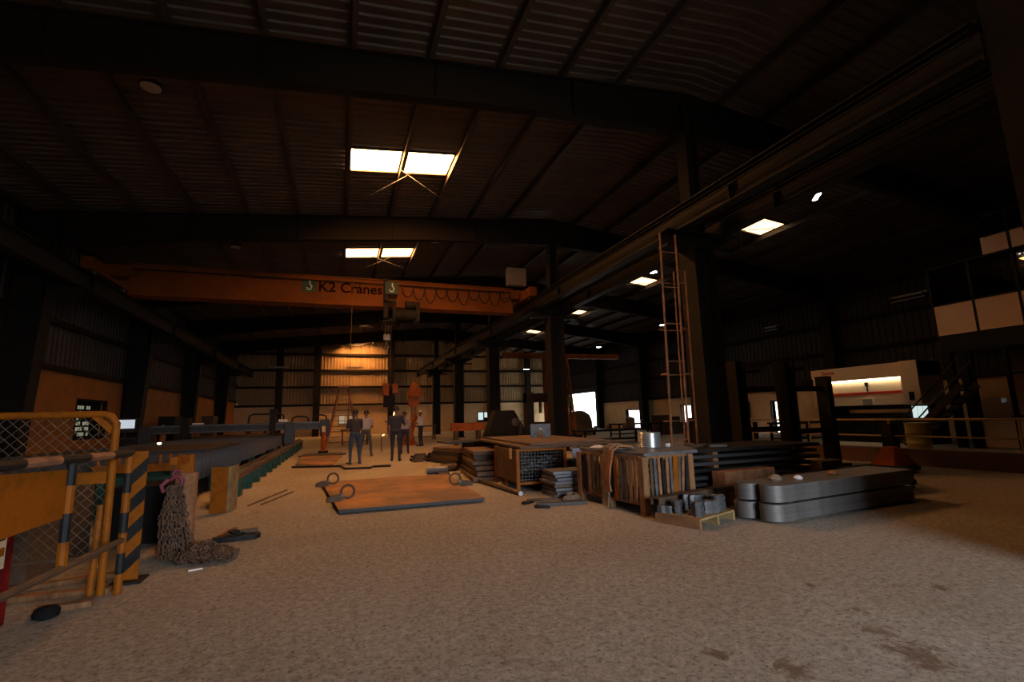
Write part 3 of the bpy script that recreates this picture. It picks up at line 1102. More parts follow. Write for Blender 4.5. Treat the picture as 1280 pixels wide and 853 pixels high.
person('man in dark shirt and blue jeans standing with his back turned', (0.56, 16.75), PI + 0.35, 1.76, (M_SH1, M_JEANS, M_SHOE), ((-0.05, -0.05, -0.28), (0.06, -0.20, -0.06)), ((0.05, -0.06, -0.28), (-0.08, -0.2, -0.06)), 0.12)
person('man in pale grey shirt and dark trousers, right arm hanging out', (1.08, 20.1), PI - 0.15, 1.80, (M_SH2, M_TROUS, M_SHOE), ((-0.03, -0.08, -0.27), (0.08, -0.18, -0.08)), ((0.14, -0.05, -0.25), (0.12, -0.05, -0.21)), 0.2, bare_legs=False)
person('tall man in dark overalls standing beside the long floor bar', (1.9, 17.07), PI - 0.2, 1.85, (M_SH3, M_SH3, M_BLACK), ((-0.08, -0.06, -0.27), (-0.10, -0.14, 0.12)), DOWNR, 0.06, stride=0.08)
person('man in grey work shirt with one arm stretched out sideways', (2.62, 20.4), PI + 0.1, 1.72, (M_SH4, M_SH3, M_BLACK), DOWN, ((0.22, -0.08, -0.1), (0.24, -0.06, 0.04)), 0.1)
person('man in white shirt and pale cap facing the orange machine', (4.08, 25.4), 0.5 * PI + 2.6, 1.80, (M_SH5, M_NAVYTR, M_BLACK), ((-0.04, -0.1, -0.26), (0.06, -0.22, -0.02)), ((0.04, -0.1, -0.26), (-0.02, -0.22, 0.02)), 0.1, hat=M_WHITE)

# ------------------------------------------------------------------ left side: barrier, gate, chain, cutting bed
def hoop_post(mb, pts, r=0.03):
    mb.tube(pts, r, 8)


# chain-link gate
g = thing('chain_link_gate', 'yellow pipe gate filled with chain-link mesh at the left edge', 'gate', (-1.83, 5.22, 0))
mb = MB()
mb.tube([(-2.3, 0, 1.52), (-0.10, 0, 1.52), (-0.04, 0, 1.50), (0, 0, 1.44), (0, 0, 0.02)], 0.03, 10)
mb.build('frame', M_YELLOW, g, smooth=True)
MB().tube([(-0.06, 0.02, 0.75), (-0.08, 0.02, 0.02)], 0.026, 8).build('leg', M_YELLOW, g, smooth=True)
MB().tube([(-1.62, 0, 1.5), (-1.62, 0, 0.02)], 0.026, 8).build('leg', M_YELLOW, g, smooth=True)
MB().box(-2.25, -0.03, -0.012, 0.012, 0.93, 1.03).build('cross_rail', M_YELLOW, g)
MB().tube([(-2.3, 0, 0.33), (-0.02, 0, 0.33)], 0.014, 8).build('bottom_rail', M_RUSTBAR, g)
MB().obox((-0.09, -0.005, 1.44), (0.2, 0.012, 0.05), ry=0.78).build('gusset', M_YELLOW, g)
mb = MB()
P_ = 0.085
X0, X1, Z0, Z1 = -2.25, -0.02, 0.36, 1.50
n = int((X1 - X0 + Z1 - Z0) / P_) + 1
for i in range(n):
    c = i * P_
    xa, za = (X0 + c, Z0) if c <= X1 - X0 else (X1, Z0 + c - (X1 - X0))
    xb, zb = (X0, Z0 + c) if c <= Z1 - Z0 else (X0 + c - (Z1 - Z0), Z1)
    if (xa - xb) > 0.03:
        mb.tube([(xa, -0.003, za), (xb, -0.003, zb)], 0.0028, 4)
        mb.tube([(X0 + X1 - xa, 0.003, za), (X0 + X1 - xb, 0.003, zb)], 0.0028, 4)
tag(mb.build('chain_link_mesh', mat('wire', (0.10, 0.08, 0.06), 0.6, 0.3), g), kind='stuff')

# striped pipe barrier running toward the camera
b = thing('pipe_barrier', 'black and yellow striped pipe barrier with a yellow sheet panel', 'barrier', (-1.72, 5.25, 0))


def striped(p0, p1, r, k, first=0, n=8, mats=None):
    p0, p1 = Vector(p0), Vector(p1)
    mb = MB()
    for i in range(k):
        mb.cur = (i + first) % 2
        mb.cyl(p0.lerp(p1, i / k), p0.lerp(p1, (i + 1) / k), r, n=n)
    return mb, (mats or [M_YELLOW, M_BLACK])


mb, mm = striped((0, 0, 1.17), (0.0, 0.0, 0.0), 0.032, 7)
mb.build('post', mm, b, smooth=True)
mb, mm = striped((-0.02, -0.95, 1.2), (-0.02, -0.95, 0.45), 0.032, 4, 1)
mb.build('post', mm, b, smooth=True)
mb, mm = striped((-0.04, -3.1, 1.24), (-0.04, -3.1, 0.0), 0.032, 6, 1)
mb.build('post', mm, b, smooth=True)
mb, mm = striped((0, 0.02, 1.17), (-0.04, -3.1, 1.24), 0.032, 8, 1, mats=[M_RUST, M_BLACK])
mb.build('top_rail', mm, b, smooth=True)
MB().tube([(0, 0, 0.44), (-0.04, -3.1, 0.52)], 0.026, 8).build('lower_rail', M_RUSTBAR, b, smooth=True)
MB().add([(-0.03, -0.93, 1.12), (-0.03, -1.72, 1.16), (-0.03, -1.72, 0.80), (-0.03, -0.93, 0.80),
          (-0.042, -0.93, 1.12), (-0.042, -1.72, 1.16), (-0.042, -1.72, 0.80), (-0.042, -0.93, 0.80)],
         [(0, 1, 2, 3), (7, 6, 5, 4), (0, 4, 5, 1), (1, 5, 6, 2), (2, 6, 7, 3), (3, 7, 4, 0)]).build('sheet_panel', M_YELLOW, b)

# hazard-striped upright board
hb = thing('hazard_board', 'upright black and yellow hazard-striped board behind the barrier post', 'board', (-1.76, 5.62, 0))
mb = MB()
for i in range(9):
    mb.cur = i % 2
    z0, z1 = i * 0.13, (i + 1) * 0.13
    sk = 0.07
    vs = [(-0.065, -0.01, max(0, z0 - sk)), (0.065, -0.01, z0 + (sk if i else 0)), (0.065, -0.01, min(1.17, z1 + sk)), (-0.065, -0.01, z1 - sk if i < 8 else 1.17)]
    vs += [(x, 0.01, z) for x, y, z in vs]
    mb.add(vs, [(0, 1, 2, 3), (7, 6, 5, 4), (1, 5, 6, 2), (3, 7, 4, 0)])
mb.build('board', [M_YELLOW, M_BLACK], hb)
MB().box(-0.12, 0.12, -0.12, 0.12, 0, 0.02).build('foot', M_BLACK, hb)

# red cabinet with printed label, far left
rc = thing('extinguisher_cabinet', 'red metal cabinet with a printed label at the left edge', 'cabinet', (-2.45, 4.56, 0))
MB().box(-0.2, 0.2, -0.27, 0.27, 0, 1.05).build('body', M_RED, rc, bevel=0.01)
lb = MB().box(0.2, 0.206, -0.12, 0.16, 0.42, 0.70).build('label_plate', M_PAPER, rc)
MB().box(0.206, 0.209, -0.1, 0.14, 0.51, 0.57).build('yellow_band', M_YELLOW, lb)
MB().box(0.206, 0.209, -0.1, 0.14, 0.62, 0.66).build('dark_band', M_BLACK, lb)
MB().box(0.2, 0.215, -0.24, 0.24, 0.9, 0.97).build('latch', M_BLACK, rc)

# rubble and planks behind the barrier
for i, (x, y, L, a, lab) in enumerate(((-1.98, 5.02, 0.35, 0.12, 'nearest dusty plank on the floor behind the barrier'), (-2.3, 5.4, 1.0, -0.1, 'middle dusty plank on the floor behind the barrier'), (-2.45, 5.75, 1.2, 0.2, 'rear dusty plank on the floor behind the barrier'))):
    tag(MB().box(-L / 2, L / 2, -0.05, 0.05, 0, 0.045).build('plank', M_WOOD, None, (x, y, 0), a, bevel=0.006), lab, 'plank', 'planks behind the barrier')
mb = MB()
mb.lathe([(0.05, 0.0), (0.08, 0.015), (0.085, 0.05), (0.06, 0.08), (0.02, 0.09)], n=10)
tag(mb.build('rubble_lump', M_BLACKBOX, None, (-2.02, 4.85, 0), smooth=True), 'dark lump lying under the lower barrier rail', 'lump')
# tall dark bin behind the gate
bx = thing('dark_bin', 'large dark brown steel bin behind the chain-link gate', 'bin', (-3.4, 6.4, 0), 0.0)
mb = MB()
for (x0, x1, y0, y1) in ((-0.8, 0.8, -0.6, -0.56), (-0.8, 0.8, 0.56, 0.6), (-0.8, -0.76, -0.56, 0.56), (0.76, 0.8, -0.56, 0.56)):
    mb.box(x0, x1, y0, y1, 0.06, 0.9)
mb.box(-0.8, 0.8, -0.6, 0.6, 0.02, 0.06)
mb.build('body', M_RUSTBAR, bx)
mb = MB()
for x in (-0.5, 0.0, 0.5):
    MB().box(x - 0.03, x + 0.03, -0.64, -0.6, 0.05, 0.88).build('rib', M_RUSTBAR, bx)
MB().box(-0.84, 0.84, -0.64, -0.58, 0.86, 0.93).build('rim', M_RUSTBAR, bx)

# black steel box beside the chain
bb = thing('black_steel_box', 'low black steel box between gate and hanging chain', 'box', (-2.2, 7.45, 0), 0.08)
mb = MB()
mb.box(-0.28, 0.28, -0.35, 0.35, 0.03, 0.66)
mb.build('body', M_BLACKBOX, bb, bevel=0.01)
MB().box(-0.3, 0.3, -0.37, 0.37, 0.66, 0.69).build('lid', M_BLACKBOX, bb)
MB().box(-0.34, 0.34, -0.3, 0.3, 0.0, 0.03).build('skid', M_RUSTBAR, bb)

# chain stand
cs = thing('chain_stand', 'rusty steel stand with yellow top arm holding the chain hook', 'stand', (-1.66, 6.75, 0))
MB().box(-0.09, 0.11, 0.0, 0.12, 0.0, 0.85).build('post', M_RUST, cs)
MB().box(-0.2, 0.24, -0.12, 0.3, 0.0, 0.02).build('base_plate', M_RUST, cs)
MB().box(-0.03, 0.03, -0.45, 0.12, 0.98, 1.06).build('arm', M_YELLOW, cs)
MB().box(-0.05, 0.07, 0.02, 0.1, 0.85, 1.06).build('upright', M_YELLOW, cs)
MB().tube([(0, -0.40, 0.985), (0, -0.40, 0.93), (0.0, -0.40, 0.90), (0.03, -0.40, 0.87), (0.0, -0.40, 0.84), (-0.03, -0.40, 0.86)], 0.012, 8).build('hanger_hook', M_RUSTBAR, cs)
hk = thing('sling_hook', 'faded red sling hook holding up the rusty chain', 'hook', (-1.63, 6.32, 0.8))
pts = [(0.045 * math.cos(t) * 1.25, 0.0, 0.055 * math.sin(t)) for t in [(-0.75 + 1.65 * q / 12) * PI for q in range(13)]]
MB().tube(pts, [0.014 + 0.012 * math.sin(PI * q / 12) for q in range(13)], 8).build('hook_body', M_PINK, hk, smooth=True)
MB().ring((0.0, 0, 0.085), 0.035, 0.014, (0, 1, 0)).build('eye', M_PINK, hk, smooth=True)
MB().tube([(-0.07, 0.0, 0.03), (-0.13, -0.02, -0.03), (-0.11, 0.0, -0.1)], 0.022, 8).build('shackle', M_PINK, hk, smooth=True)


# the chain itself: strands hanging down, then spilling over the floor
def link(mb, c, d, up, a=0.032, w=0.021, r=0.008):
    d = Vector(d).normalized()
    u = Vector(up)
    u = (u - d * u.dot(d))
    u = u.normalized() if u.length > 1e-4 else d.orthogonal().normalized()
    pts = []
    for q in range(10):
        t = 2 * PI * q / 10
        pts.append(Vector(c) + d * (a * math.cos(t)) + u * (w * math.sin(t)))
    mb.tube(pts, r, 5, True)


mb = MB()
rnd = random.Random(3)
for s_ in range(20):
    ang = 2 * PI * s_ / 20
    ox, oy = (0.085 if s_ % 2 else 0.05) * math.cos(ang), 0.07 * math.sin(ang)
    top = Vector((-1.63 + ox * 0.55, 6.3 + oy * 0.6, 0.78))
    mid = Vector((-1.62 + ox * 1.3, 6.28 + oy * 1.4, 0.4))
    low = Vector((-1.55 + ox * 1.7, 6.25 + oy * 1.9, 0.05))
    endx = -1.0 - rnd.random() * 0.28
    end = Vector((endx, 6.02 + rnd.uniform(-0.16, 0.14), 0.025 + rnd.random() * 0.06))
    path = [top, mid, low, low.lerp(end, 0.35) + Vector((0, rnd.uniform(-0.08, 0.05), 0.02)), low.lerp(end, 0.7) + Vector((0, rnd.uniform(-0.1, 0.1), 0.015)), end]
    acc = []
    for a, b2 in zip(path[:-1], path[1:]):
        n = max(1, int((b2 - a).length / 0.012))
        acc += [a.lerp(b2, q / n) for q in range(n)]
    dist, last, kk = 0.0, acc[0], 0
    for i in range(1, len(acc) - 1):
        dist += (acc[i] - acc[i - 1]).length
        if dist >= 0.042:
            dist = 0
            kk += 1
            d = acc[min(i + 1, len(acc) - 1)] - acc[i - 1]
            j = Vector((rnd.uniform(-.012, .012), rnd.uniform(-.012, .012), rnd.uniform(-0.003, .008)))
            z = acc[i] + j
            z.z = max(z.z, 0.022)
            link(mb, z, d + Vector((rnd.uniform(-.01, .01), rnd.uniform(-.01, .01), 0)), (1, 0.3, 0) if kk % 2 else (0.2, 1, 0.6))
for i in range(420):
    x, y = rnd.uniform(-1.5, -0.98), rnd.uniform(-0.14, 0.14)
    yy = 6.1 - 0.15 * (x + 1.25) + y * (1 - abs(x + 1.3) * 0.6)
    link(mb, (x, yy, 0.025 + rnd.random() * (0.04 + 0.11 * max(0.0, 1 - abs(x + 1.3) / 0.3))), (rnd.uniform(-1, 1), rnd.uniform(-1, 1), 0.1), (rnd.uniform(-1, 1), 0.3, 1))
tag(mb.build('lifting_chain', M_CHAIN, None, smooth=True), 'heap of rusty lifting chain hanging and trailing on the floor', 'chain')
ct = MB()
ct.box(-0.06, 0.06, -0.02, 0.02, 0, 0.012)
tag(ct.build('metal_tag', M_WHITE, None, (-1.27, 5.76, 0), 0.25), 'small white metal tag at the foot of the chain', 'tag')
# dark lifting clamp lying on the floor
cl = thing('plate_clamp', 'dark plate clamp lying on the floor behind the chain', 'clamp', (-1.12, 6.98, 0), 0.1)
mb = MB()
mb.prism([(-0.24, -0.08), (0.2, -0.1), (0.26, -0.02), (0.22, 0.09), (0.06, 0.1), (0.02, 0.05), (-0.2, 0.07), (-0.27, 0.0)], 0.0, 0.06)
mb.build('jaw', M_BLACK, cl, bevel=0.008)
MB().ring((0.0, 0.02, 0.085), 0.08, 0.02, (0.2, 0, 1)).build('shackle', M_BLACK, cl, smooth=True)
MB().obox((0.12, 0.02, 0.09), (0.2, 0.05, 0.04), 0.2).build('lever', M_RUSTBAR, cl)
tag(MB().tube([(-1.36, 7.2, 0.02), (-1.3, 7.4, 0.03), (-1.24, 7.62, 0.025)], 0.018, 6).build('rusty_bar', M_RUST), 'short rusty bar leaning out from the chain stand', 'bar')

# ---- cutting bed
bed = thing('cutting_bed', 'long plasma cutting bed with upright grey slats', 'cutting table', (-4.4, 9.8, 0))
mb = MB()
mb.box(-2.0, 2.0, 0.0, 0.12, 0.42, 0.66)
mb.box(-2.0, 2.0, 20.0, 20.12, 0.42, 0.66)
mb.box(1.88, 2.0, 0.12, 20.0, 0.42, 0.66)
mb.box(-2.0, -1.88, 0.12, 20.0, 0.42, 0.66)
mb.build('frame', M_TEAL, bed)
MB().box(-1.88, 1.88, 0.12, 20.0, 0.42, 0.46).build('tray', M_RUSTBAR, bed)
lg = MB().box(-0.08, 0.08, -0.08, 0.08, 0, 0.42).build('leg', M_TEAL, bed, (1.9, 0.1, 0))
for i in range(1, 9):
    share(lg, (1.9, 0.1 + i * 2.48, 0), parent=bed)
for i in range(9):
    share(lg, (-1.9, 0.1 + i * 2.48, 0), parent=bed)
sl = MB()
sl.box(-1.88, 2.16, -0.015, 0.015, 0.46, 0.82)
s0 = sl.build('slat', mat('slat_steel', (0.085, 0.08, 0.08), 0.7, 0.3, col2=(0.07, 0.05, 0.04), nscale=5), bed, (0, 0.3, 0))
for i in range(1, 66):
    share(s0, (random.uniform(-0.02, 0.02), 0.3 + i * 0.3, random.uniform(-0.015, 0.01)), parent=bed)
mb = MB()
pl = mb.box(-1.9, 1.6, 3.0, 7.0, 0.825, 0.85)
tag(MB().box(-1.9, 1.7, -2.0, 2.0, 0, 0.03).build('bed_plate', M_PLATE, None, (-4.4, 14.6, 0.835)), 'wide dark steel plate lying on the near cutting bed slats', 'steel plate')
tag(MB().box(-1.9, 1.75, -2.3, 2.3, 0, 0.03).build('bed_plate', M_RUSTBAR, None, (-4.4, 26.4, 0.835)), 'brown steel plate lying on the bed past the gantry', 'steel plate')
# yellow comb rack at the near end
cb = thing('yellow_comb_rack', 'yellow end rack with upright prongs in front of the cutting bed', 'rack', (-2.75, 9.3, 0))
MB().box(-0.75, 0.45, -0.04, 0.04, 0.70, 0.80).build('cross_bar', M_YELLOW, cb)
MB().box(-0.75, 0.45, -0.1, 0.1, 0.80, 0.82).build('shelf', M_YELLOW, cb)
for x in (-0.62, 0.32):
    MB().box(x - 0.05, x + 0.05, -0.05, 0.05, 0.0, 0.70).build('leg', M_TEAL, cb)
MB().box(-0.57, 0.27, -0.03, 0.03, 0.48, 0.62).build('lower_bar', M_TEAL, cb)
pr = MB().tube([(0, 0, 0.82), (0, 0, 0.93), (0, -0.01, 0.96)], 0.025, 8).build('prong', M_YELLOW, cb, (-0.7, 0, 0))
for i in range(1, 9):
    if i not in (3, 5):
        share(pr, (-0.7 + i * 0.135, 0, 0), parent=cb)
# rail track for the gantry
rt = thing('gantry_track', 'floor rail on teal stub posts along the cutting bed', 'track', (-1.85, 9.9, 0))
mb = MB()
mb.box(-0.12, 0.12, 0, 19.6, 0.36, 0.42)
mb.box(-0.1, -0.06, 0, 19.6, 0.42, 0.5)
mb.build('beam', M_RUSTBAR, rt)
MB().box(-0.03, 0.03, 0, 19.6, 0.42, 0.47).build('rail', M_STEEL, rt)
lg = MB().box(-0.1, 0.1, -0.14, 0.14, 0, 0.36).build('post', M_TEAL, rt, (0, 1.2, 0))
for i in range(1, 16):
    share(lg, (0, 1.2 + 1.2 * i, 0), parent=rt)
# yellow end stop
es = thing('end_stop', 'chipped yellow steel end stop standing at the track end', 'post', (-1.73, 9.15, 0), -0.12)
MB().box(-0.15, 0.1, -0.03, 0.0, 0.0, 0.72).build('face_plate', M_YELLOW, es)
MB().box(0.1, 0.14, -0.03, 0.35, 0.0, 0.72).build('side_plate', mat('scuffed_yellow', (0.26, 0.17, 0.06), 0.6, col2=(0.12, 0.09, 0.06), nscale=6), es)
MB().box(-0.15, 0.1, -0.0, 0.03, 0.35, 0.45).build('stiffener', M_YELLOW, es)
for i, (p0, p1, lab) in enumerate((((-1.4, 9.6, 0.015), (-0.95, 11.4, 0.015), 'thin rod on the floor nearest the end stop'), ((-1.2, 9.6, 0.015), (-0.8, 11.0, 0.015), 'thin rod on the floor farther from the end stop'))):
    tag(MB().tube([p0, p1], 0.012, 6).build('thin_rod', M_RUSTBAR), lab, 'rod', 'rods by the end stop')
# gantry
ga = thing('cutting_gantry', 'grey-blue cutting gantry beam spanning the bed with torch carriage', 'gantry', (0, 23.5, 0))
MB().box(-7.3, -0.5, -0.15, 0.15, 1.08, 1.42).build('beam', M_GREYBLUE, ga, bevel=0.02)
mb = MB()
mb.box(-7.3, -0.5, -0.17, -0.15, 1.36, 1.40)
mb.build('guide_rail', M_STEEL, ga)
mb = MB()
mb.box(-7.3, -0.5, -0.17, -0.15, 1.10, 1.13)
mb.build('guide_rail', M_STEEL, ga)
MB().box(-2.15, -1.75, -0.3, 0.3, 0.50, 1.42).build('end_carriage', M_GREYBLUE, ga, bevel=0.02)
MB().box(-7.4, -7.0, -0.3, 0.3, 0.0, 1.42).build('end_carriage', M_GREYBLUE, ga, bevel=0.02)
mb = MB()
mb.box(-0.72, -0.32, -0.25, 0.25, 0.75, 1.5)
mb.build('torch_housing', M_GREYBLUE, ga, bevel=0.02)
MB().cyl((-0.56, -0.3, 0.12), (-0.56, -0.3, 0.95), 0.1, n=14).build('orange_cylinder', M_ORANGE, ga, smooth=True)
MB().cyl((-0.56, -0.3, 0.95), (-0.56, -0.3, 1.2), 0.08, n=14).build('cylinder_neck', M_CREAM, ga, smooth=True)
MB().box(-0.75, -0.35, -0.35, 0.1, 0.0, 0.12).build('foot', M_DARK, ga)
mb = MB()
for x0, x1, h in ((-3.6, -2.2, 0.34), (-1.9, -1.2, 0.2), (-1.0, -0.45, 0.25)):
    mb.tube([(x0, 0, 1.4), (x0 + 0.05, 0, 1.4 + h), (x0 + 0.2, 0, 1.46 + h), (x1 - 0.2, 0, 1.46 + h), (x1 - 0.03, 0, 1.4 + h), (x1, 0, 1.4)], 0.035, 8)
    mb.build('hose_loop', M_BLACK, ga, smooth=True)
    mb = MB()
MB().box(-2.75, -2.5, -0.25, 0.22, 0.9, 2.0).build('torch_lift', M_DARK, ga)
MB().box(-2.4, -2.05, -0.2, -0.17, 1.44, 1.56).build('bright_streak_tag', M_WHITE, ga)  # white tag added in place of a bright streak along the beam
MB().box(-5.6, -5.2, -0.2, -0.17, 1.43, 1.49).build('bright_streak_tag', M_WHITE, ga)  # second added white tag, standing in for another bright streak
MB().box(-6.0, -5.7, -0.3, 0.2, 0.86, 1.7).build('torch_lift', M_DARK, ga)
# small torch spark lamp on the bed
tag(MB().lathe([(0.03, 0), (0.06, 0.02), (0.05, 0.05), (0.02, 0.06)], n=10).build('work_lamp', mat('lamp_spot', (0.9, 0.8, 0.6), 0.4, emit=(1, 0.85, 0.6), estr=6), None, (-5.0, 17.4, 0.865), smooth=True), 'small glowing work lamp on the dark cutting bed plate', 'lamp')
# operator console with screen
oc = thing('operator_console', 'dark operator console with a glowing white screen behind the gate', 'console', (-6.95, 20.6, 0), 0.15)
MB().box(-0.3, 0.3, -0.2, 0.25, 0.0, 1.05).build('cabinet', M_DARK, oc)
MB().box(-0.32, 0.32, -0.12, 0.05, 1.22, 1.72).build('monitor', M_BLACK, oc, bevel=0.01)
MB().box(-0.03, 0.03, -0.06, 0.0, 1.05, 1.22).build('monitor_stand', M_BLACK, oc)
MB().box(-0.18, 0.27, -0.127, -0.121, 1.36, 1.66).build('screen', M_SCREEN, oc)
MB().box(-0.3, 0.3, -0.4, -0.2, 0.98, 1.03).build('keyboard_shelf', M_BLACK, oc)


# gear along the left wall
def cabinet(loc, sx, sy, h, label, m=M_DARK, rz=0.0):
    t = thing('electrical_cabinet', label, 'cabinet', loc, rz, group='cabinets along the left wall')
    MB().box(-sx / 2, sx / 2, -sy / 2, sy / 2, 0.08, h).build('body', m, t, bevel=0.015)
    d = MB().box(sx / 2, sx / 2 + 0.02, -sy / 2 + 0.04, sy / 2 - 0.04, 0.14, h - 0.05).build('door', m, t)
    MB().box(sx / 2 + 0.02, sx / 2 + 0.05, sy / 2 - 0.12, sy / 2 - 0.08, h * 0.5, h * 0.5 + 0.15).build('handle', M_STEEL, d)
    MB().box(-sx / 2 + 0.03, sx / 2 - 0.03, -sy / 2 + 0.03, sy / 2 - 0.03, 0.0, 0.08).build('plinth', M_BLACK, t)


cabinet((-8.3, 15.2, 0), 0.7, 1.5, 1.6, 'wide dark cabinet behind the chain-link gate')
cabinet((-8.2, 30.0, 0), 0.7, 1.4, 1.9, 'dark cabinet against the left wall past the second column')
cabinet((-8.2, 38.2, 0), 0.7, 1.3, 2.0, 'dark cabinet against the left wall near its far end', M_RUSTBAR)


def gas_cylinder(loc, h, r, m, label):
    t = thing('gas_cylinder', label, 'gas cylinder', loc, group='gas cylinders by the bed')
    MB().lathe([(r * 0.92, 0), (r, 0.03), (r, h * 0.82), (r * 0.85, h * 0.9), (r * 0.35, h * 0.96), (r * 0.3, h)], n=14).build('bottle', m, t, smooth=True)
    MB().lathe([(0.03, h), (0.03, h + 0.06), (0.05, h + 0.07), (0.05, h + 0.12)], n=8).build('valve', M_STEEL, t)


gas_cylinder((-7.6, 26.8, 0), 1.35, 0.13, M_RUST, 'rust-red gas cylinder nearest the camera beyond the gantry')
gas_cylinder((-6.9, 28.5, 0), 1.4, 0.13, M_RUST, 'rust-red gas cylinder second along beyond the gantry')
gas_cylinder((-5.0, 32.8, 0), 1.4, 0.13, M_ORANGE, 'orange gas cylinder third along beyond the gantry')
gas_cylinder((-4.2, 34.0, 0), 1.4, 0.13, M_RUST, 'rust-red gas cylinder farthest along beyond the gantry')

# ------------------------------------------------------------------ the floor in the middle
sp = thing('steel_plate', 'large rust-orange steel plate lying flat in the middle of the floor', 'steel plate', (0, 0, 0))
mb = MB()
pq = [(0.06, 8.0), (2.33, 7.95), (2.52, 11.75), (-0.30, 11.85)]
mb.cur = 0
n = 4
vs = [(x, y, z) for z in (0.03, 0.075) for x, y in pq]
mb.cur = 1
mb.add(vs, [(0, 1, 5, 4), (1, 2, 6, 5), (2, 3, 7, 6), (3, 0, 4, 7), (3, 2, 1, 0)])
mb.cur = 0
mb.add(vs[4:], [(0, 1, 2, 3)])
mb.build('plate', [M_RUSTPLATE, M_EDGE], sp)
for (x0, y0, x1, y1) in ((0.2, 8.3, 2.2, 8.3), (0.0, 11.3, 2.3, 11.3)):
    MB().box(x0, x1, y0 - 0.04, y0 + 0.04, 0, 0.03).build('batten', M_WOOD, sp)


def lifting_clamp(loc, rz, label):
    t = thing('lifting_clamp', label, 'clamp', loc, rz, group='lifting clamps on the plate')
    prof = [(-0.12, -0.055), (0.10, -0.055), (0.18, 0.0), (0.12, 0.06), (-0.02, 0.05), (-0.12, 0.01)]
    mb = MB()
    m = Matrix.Rotation(PI / 2, 4, 'X')
    mb.prism(prof, -0.035, 0.035, m)
    mb.build('jaw', M_RUSTBAR, t, bevel=0.006)
    MB().ring((0.22, 0, 0.09), 0.105, 0.02, (0.15, 1, 0), 22, 8).build('ring', M_RUSTBAR, t, smooth=True)
    MB().cyl((0.13, -0.05, 0.04), (0.13, 0.05, 0.04), 0.022, n=10).build('pin', M_STEEL, t)


lifting_clamp((-0.02, 8.85, 0.13), 0.15, 'ringed lifting clamp on the near left edge of the rusty plate')
lifting_clamp((-0.27, 11.0, 0.13), 0.1, 'ringed lifting clamp on the far left corner of the rusty plate')
lifting_clamp((2.42, 9.5, 0.13), PI - 0.1, 'ringed lifting clamp on the right edge of the rusty plate')


def plate_thing(name, pts, z0, z1, m, label, cat='steel plate', group=None):
    return tag(MB().prism(pts, z0, z1).build(name, m), label, cat, group)


plate_thing('floor_plate', [(-1.25, 17.6), (-0.1, 16.9), (0.25, 21.0), (-1.3, 21.5)], 0, 0.05, M_RUSTPLATE, 'brown steel plate on the floor left of the jeans man')
tag(MB().tube([(-1.28, 16.7, 0.035), (0.12, 16.1, 0.035), (0.24, 15.1, 0.035), (0.95, 14.95, 0.035), (1.05, 15.3, 0.035), (1.55, 15.2, 0.035)], 0.035, 6).build('bent_bar', M_BLACK), 'long thin black bent bar across the floor before the men', 'bar')
for i in range(5):
    tag(MB().box(-0.9 + 0.03 * i, 0.9 - 0.05 * i, -0.1, 0.1, 0, 0.05).build('flat_bar', M_PLATE if i % 2 else M_RUSTBAR, None, (-0.55 + 0.08 * (i % 3), 21.9 + 0.25 * i, 0.0), 0.0), '%s grey flat bar on the floor before the gantry foot' % NTH[i], 'flat bar', 'flat bars by the gantry foot')

# A-frame stepladder
def a_ladder(name, loc, h, w, m, label, rz=0.0):
    t = thing(name, label, 'ladder', loc, rz, group='stepladders')
    for s_ in (-1, 1):
        for d in (-1, 1):
            MB().bar((s_ * w * 0.5, d * h * 0.16, 0), (s_ * w * 0.12, d * 0.02, h), 0.11, 0.09).build('stile', m, t)
    for d in (-1, 1):
        for i in range(1, 11):
            f = i / 11.5
            ww = w * 0.5 + (w * 0.12 - w * 0.5) * f
            MB().bar((-ww, d * (h * 0.16 * (1 - f) + 0.02 * f), h * f), (ww, d * (h * 0.16 * (1 - f) + 0.02 * f), h * f), 0.035, 0.035).build('rung', m, t)
    MB().box(-w * 0.16, w * 0.16, -0.1, 0.1, h - 0.05, h + 0.06).build('top_cap', m, t)


a_ladder('stepladder', (0.30, 27.8, 0), 3.25, 1.7, M_RUST, 'tall orange-brown A-frame stepladder before the bright far wall')

# ---- orange machine at the back
rb = thing('robot_arm', 'orange articulated machine arm standing behind the workers', 'machine', (3.75, 27.2, 0))
MB().lathe([(0.45, 0), (0.45, 0.12), (0.3, 0.16), (0.28, 0.55)], n=16).build('base', M_ORANGE, rb, smooth=True)
MB().bar((0, 0, 0.5), (0.28, 0.0, 1.6), 0.30, 0.34).build('lower_arm', M_ORANGE, rb, bevel=0.03)
MB().cyl((0.22, -0.25, 2.35), (0.22, 0.25, 2.35), 0.3, n=18).build('elbow', M_ORANGE, rb, smooth=True)
MB().bar((0.24, 0, 1.5), (0.22, 0, 2.3), 0.26, 0.28).build('middle_arm', M_RUST, rb, bevel=0.03)
mb = MB()
mb.lathe([(0.42, 2.6), (0.40, 2.9), (0.22, 3.3), (0.16, 3.45)], (0.3, 0, 0), n=16)
mb.build('hood', M_ORANGE, rb, smooth=True)
MB().box(0.05, 0.4, -0.2, 0.2, 2.3, 2.62).build('neck', M_DARK, rb)
MB().bar((0.0, -0.1, 0.9), (-0.35, -0.3, 0.35), 0.26, 0.3).build('lower_wrist', M_ORANGE, rb, bevel=0.03)
rb2 = thing('hoist_block', 'orange hoist block hanging behind the tall dark worker', 'hoist', (2.72, 28.0, 0))
MB().box(-0.35, -0.02, -0.2, 0.2, 2.75, 3.45).build('left_cheek', M_ORANGE, rb2, bevel=0.03)
MB().box(0.15, 0.48, -0.2, 0.2, 2.85, 3.4).build('right_cheek', M_ORANGE, rb2, bevel=0.03)
MB().cyl((-0.02, 0, 3.1), (0.15, 0, 3.1), 0.22, n=16).build('sheave', M_DARK, rb2, smooth=True)
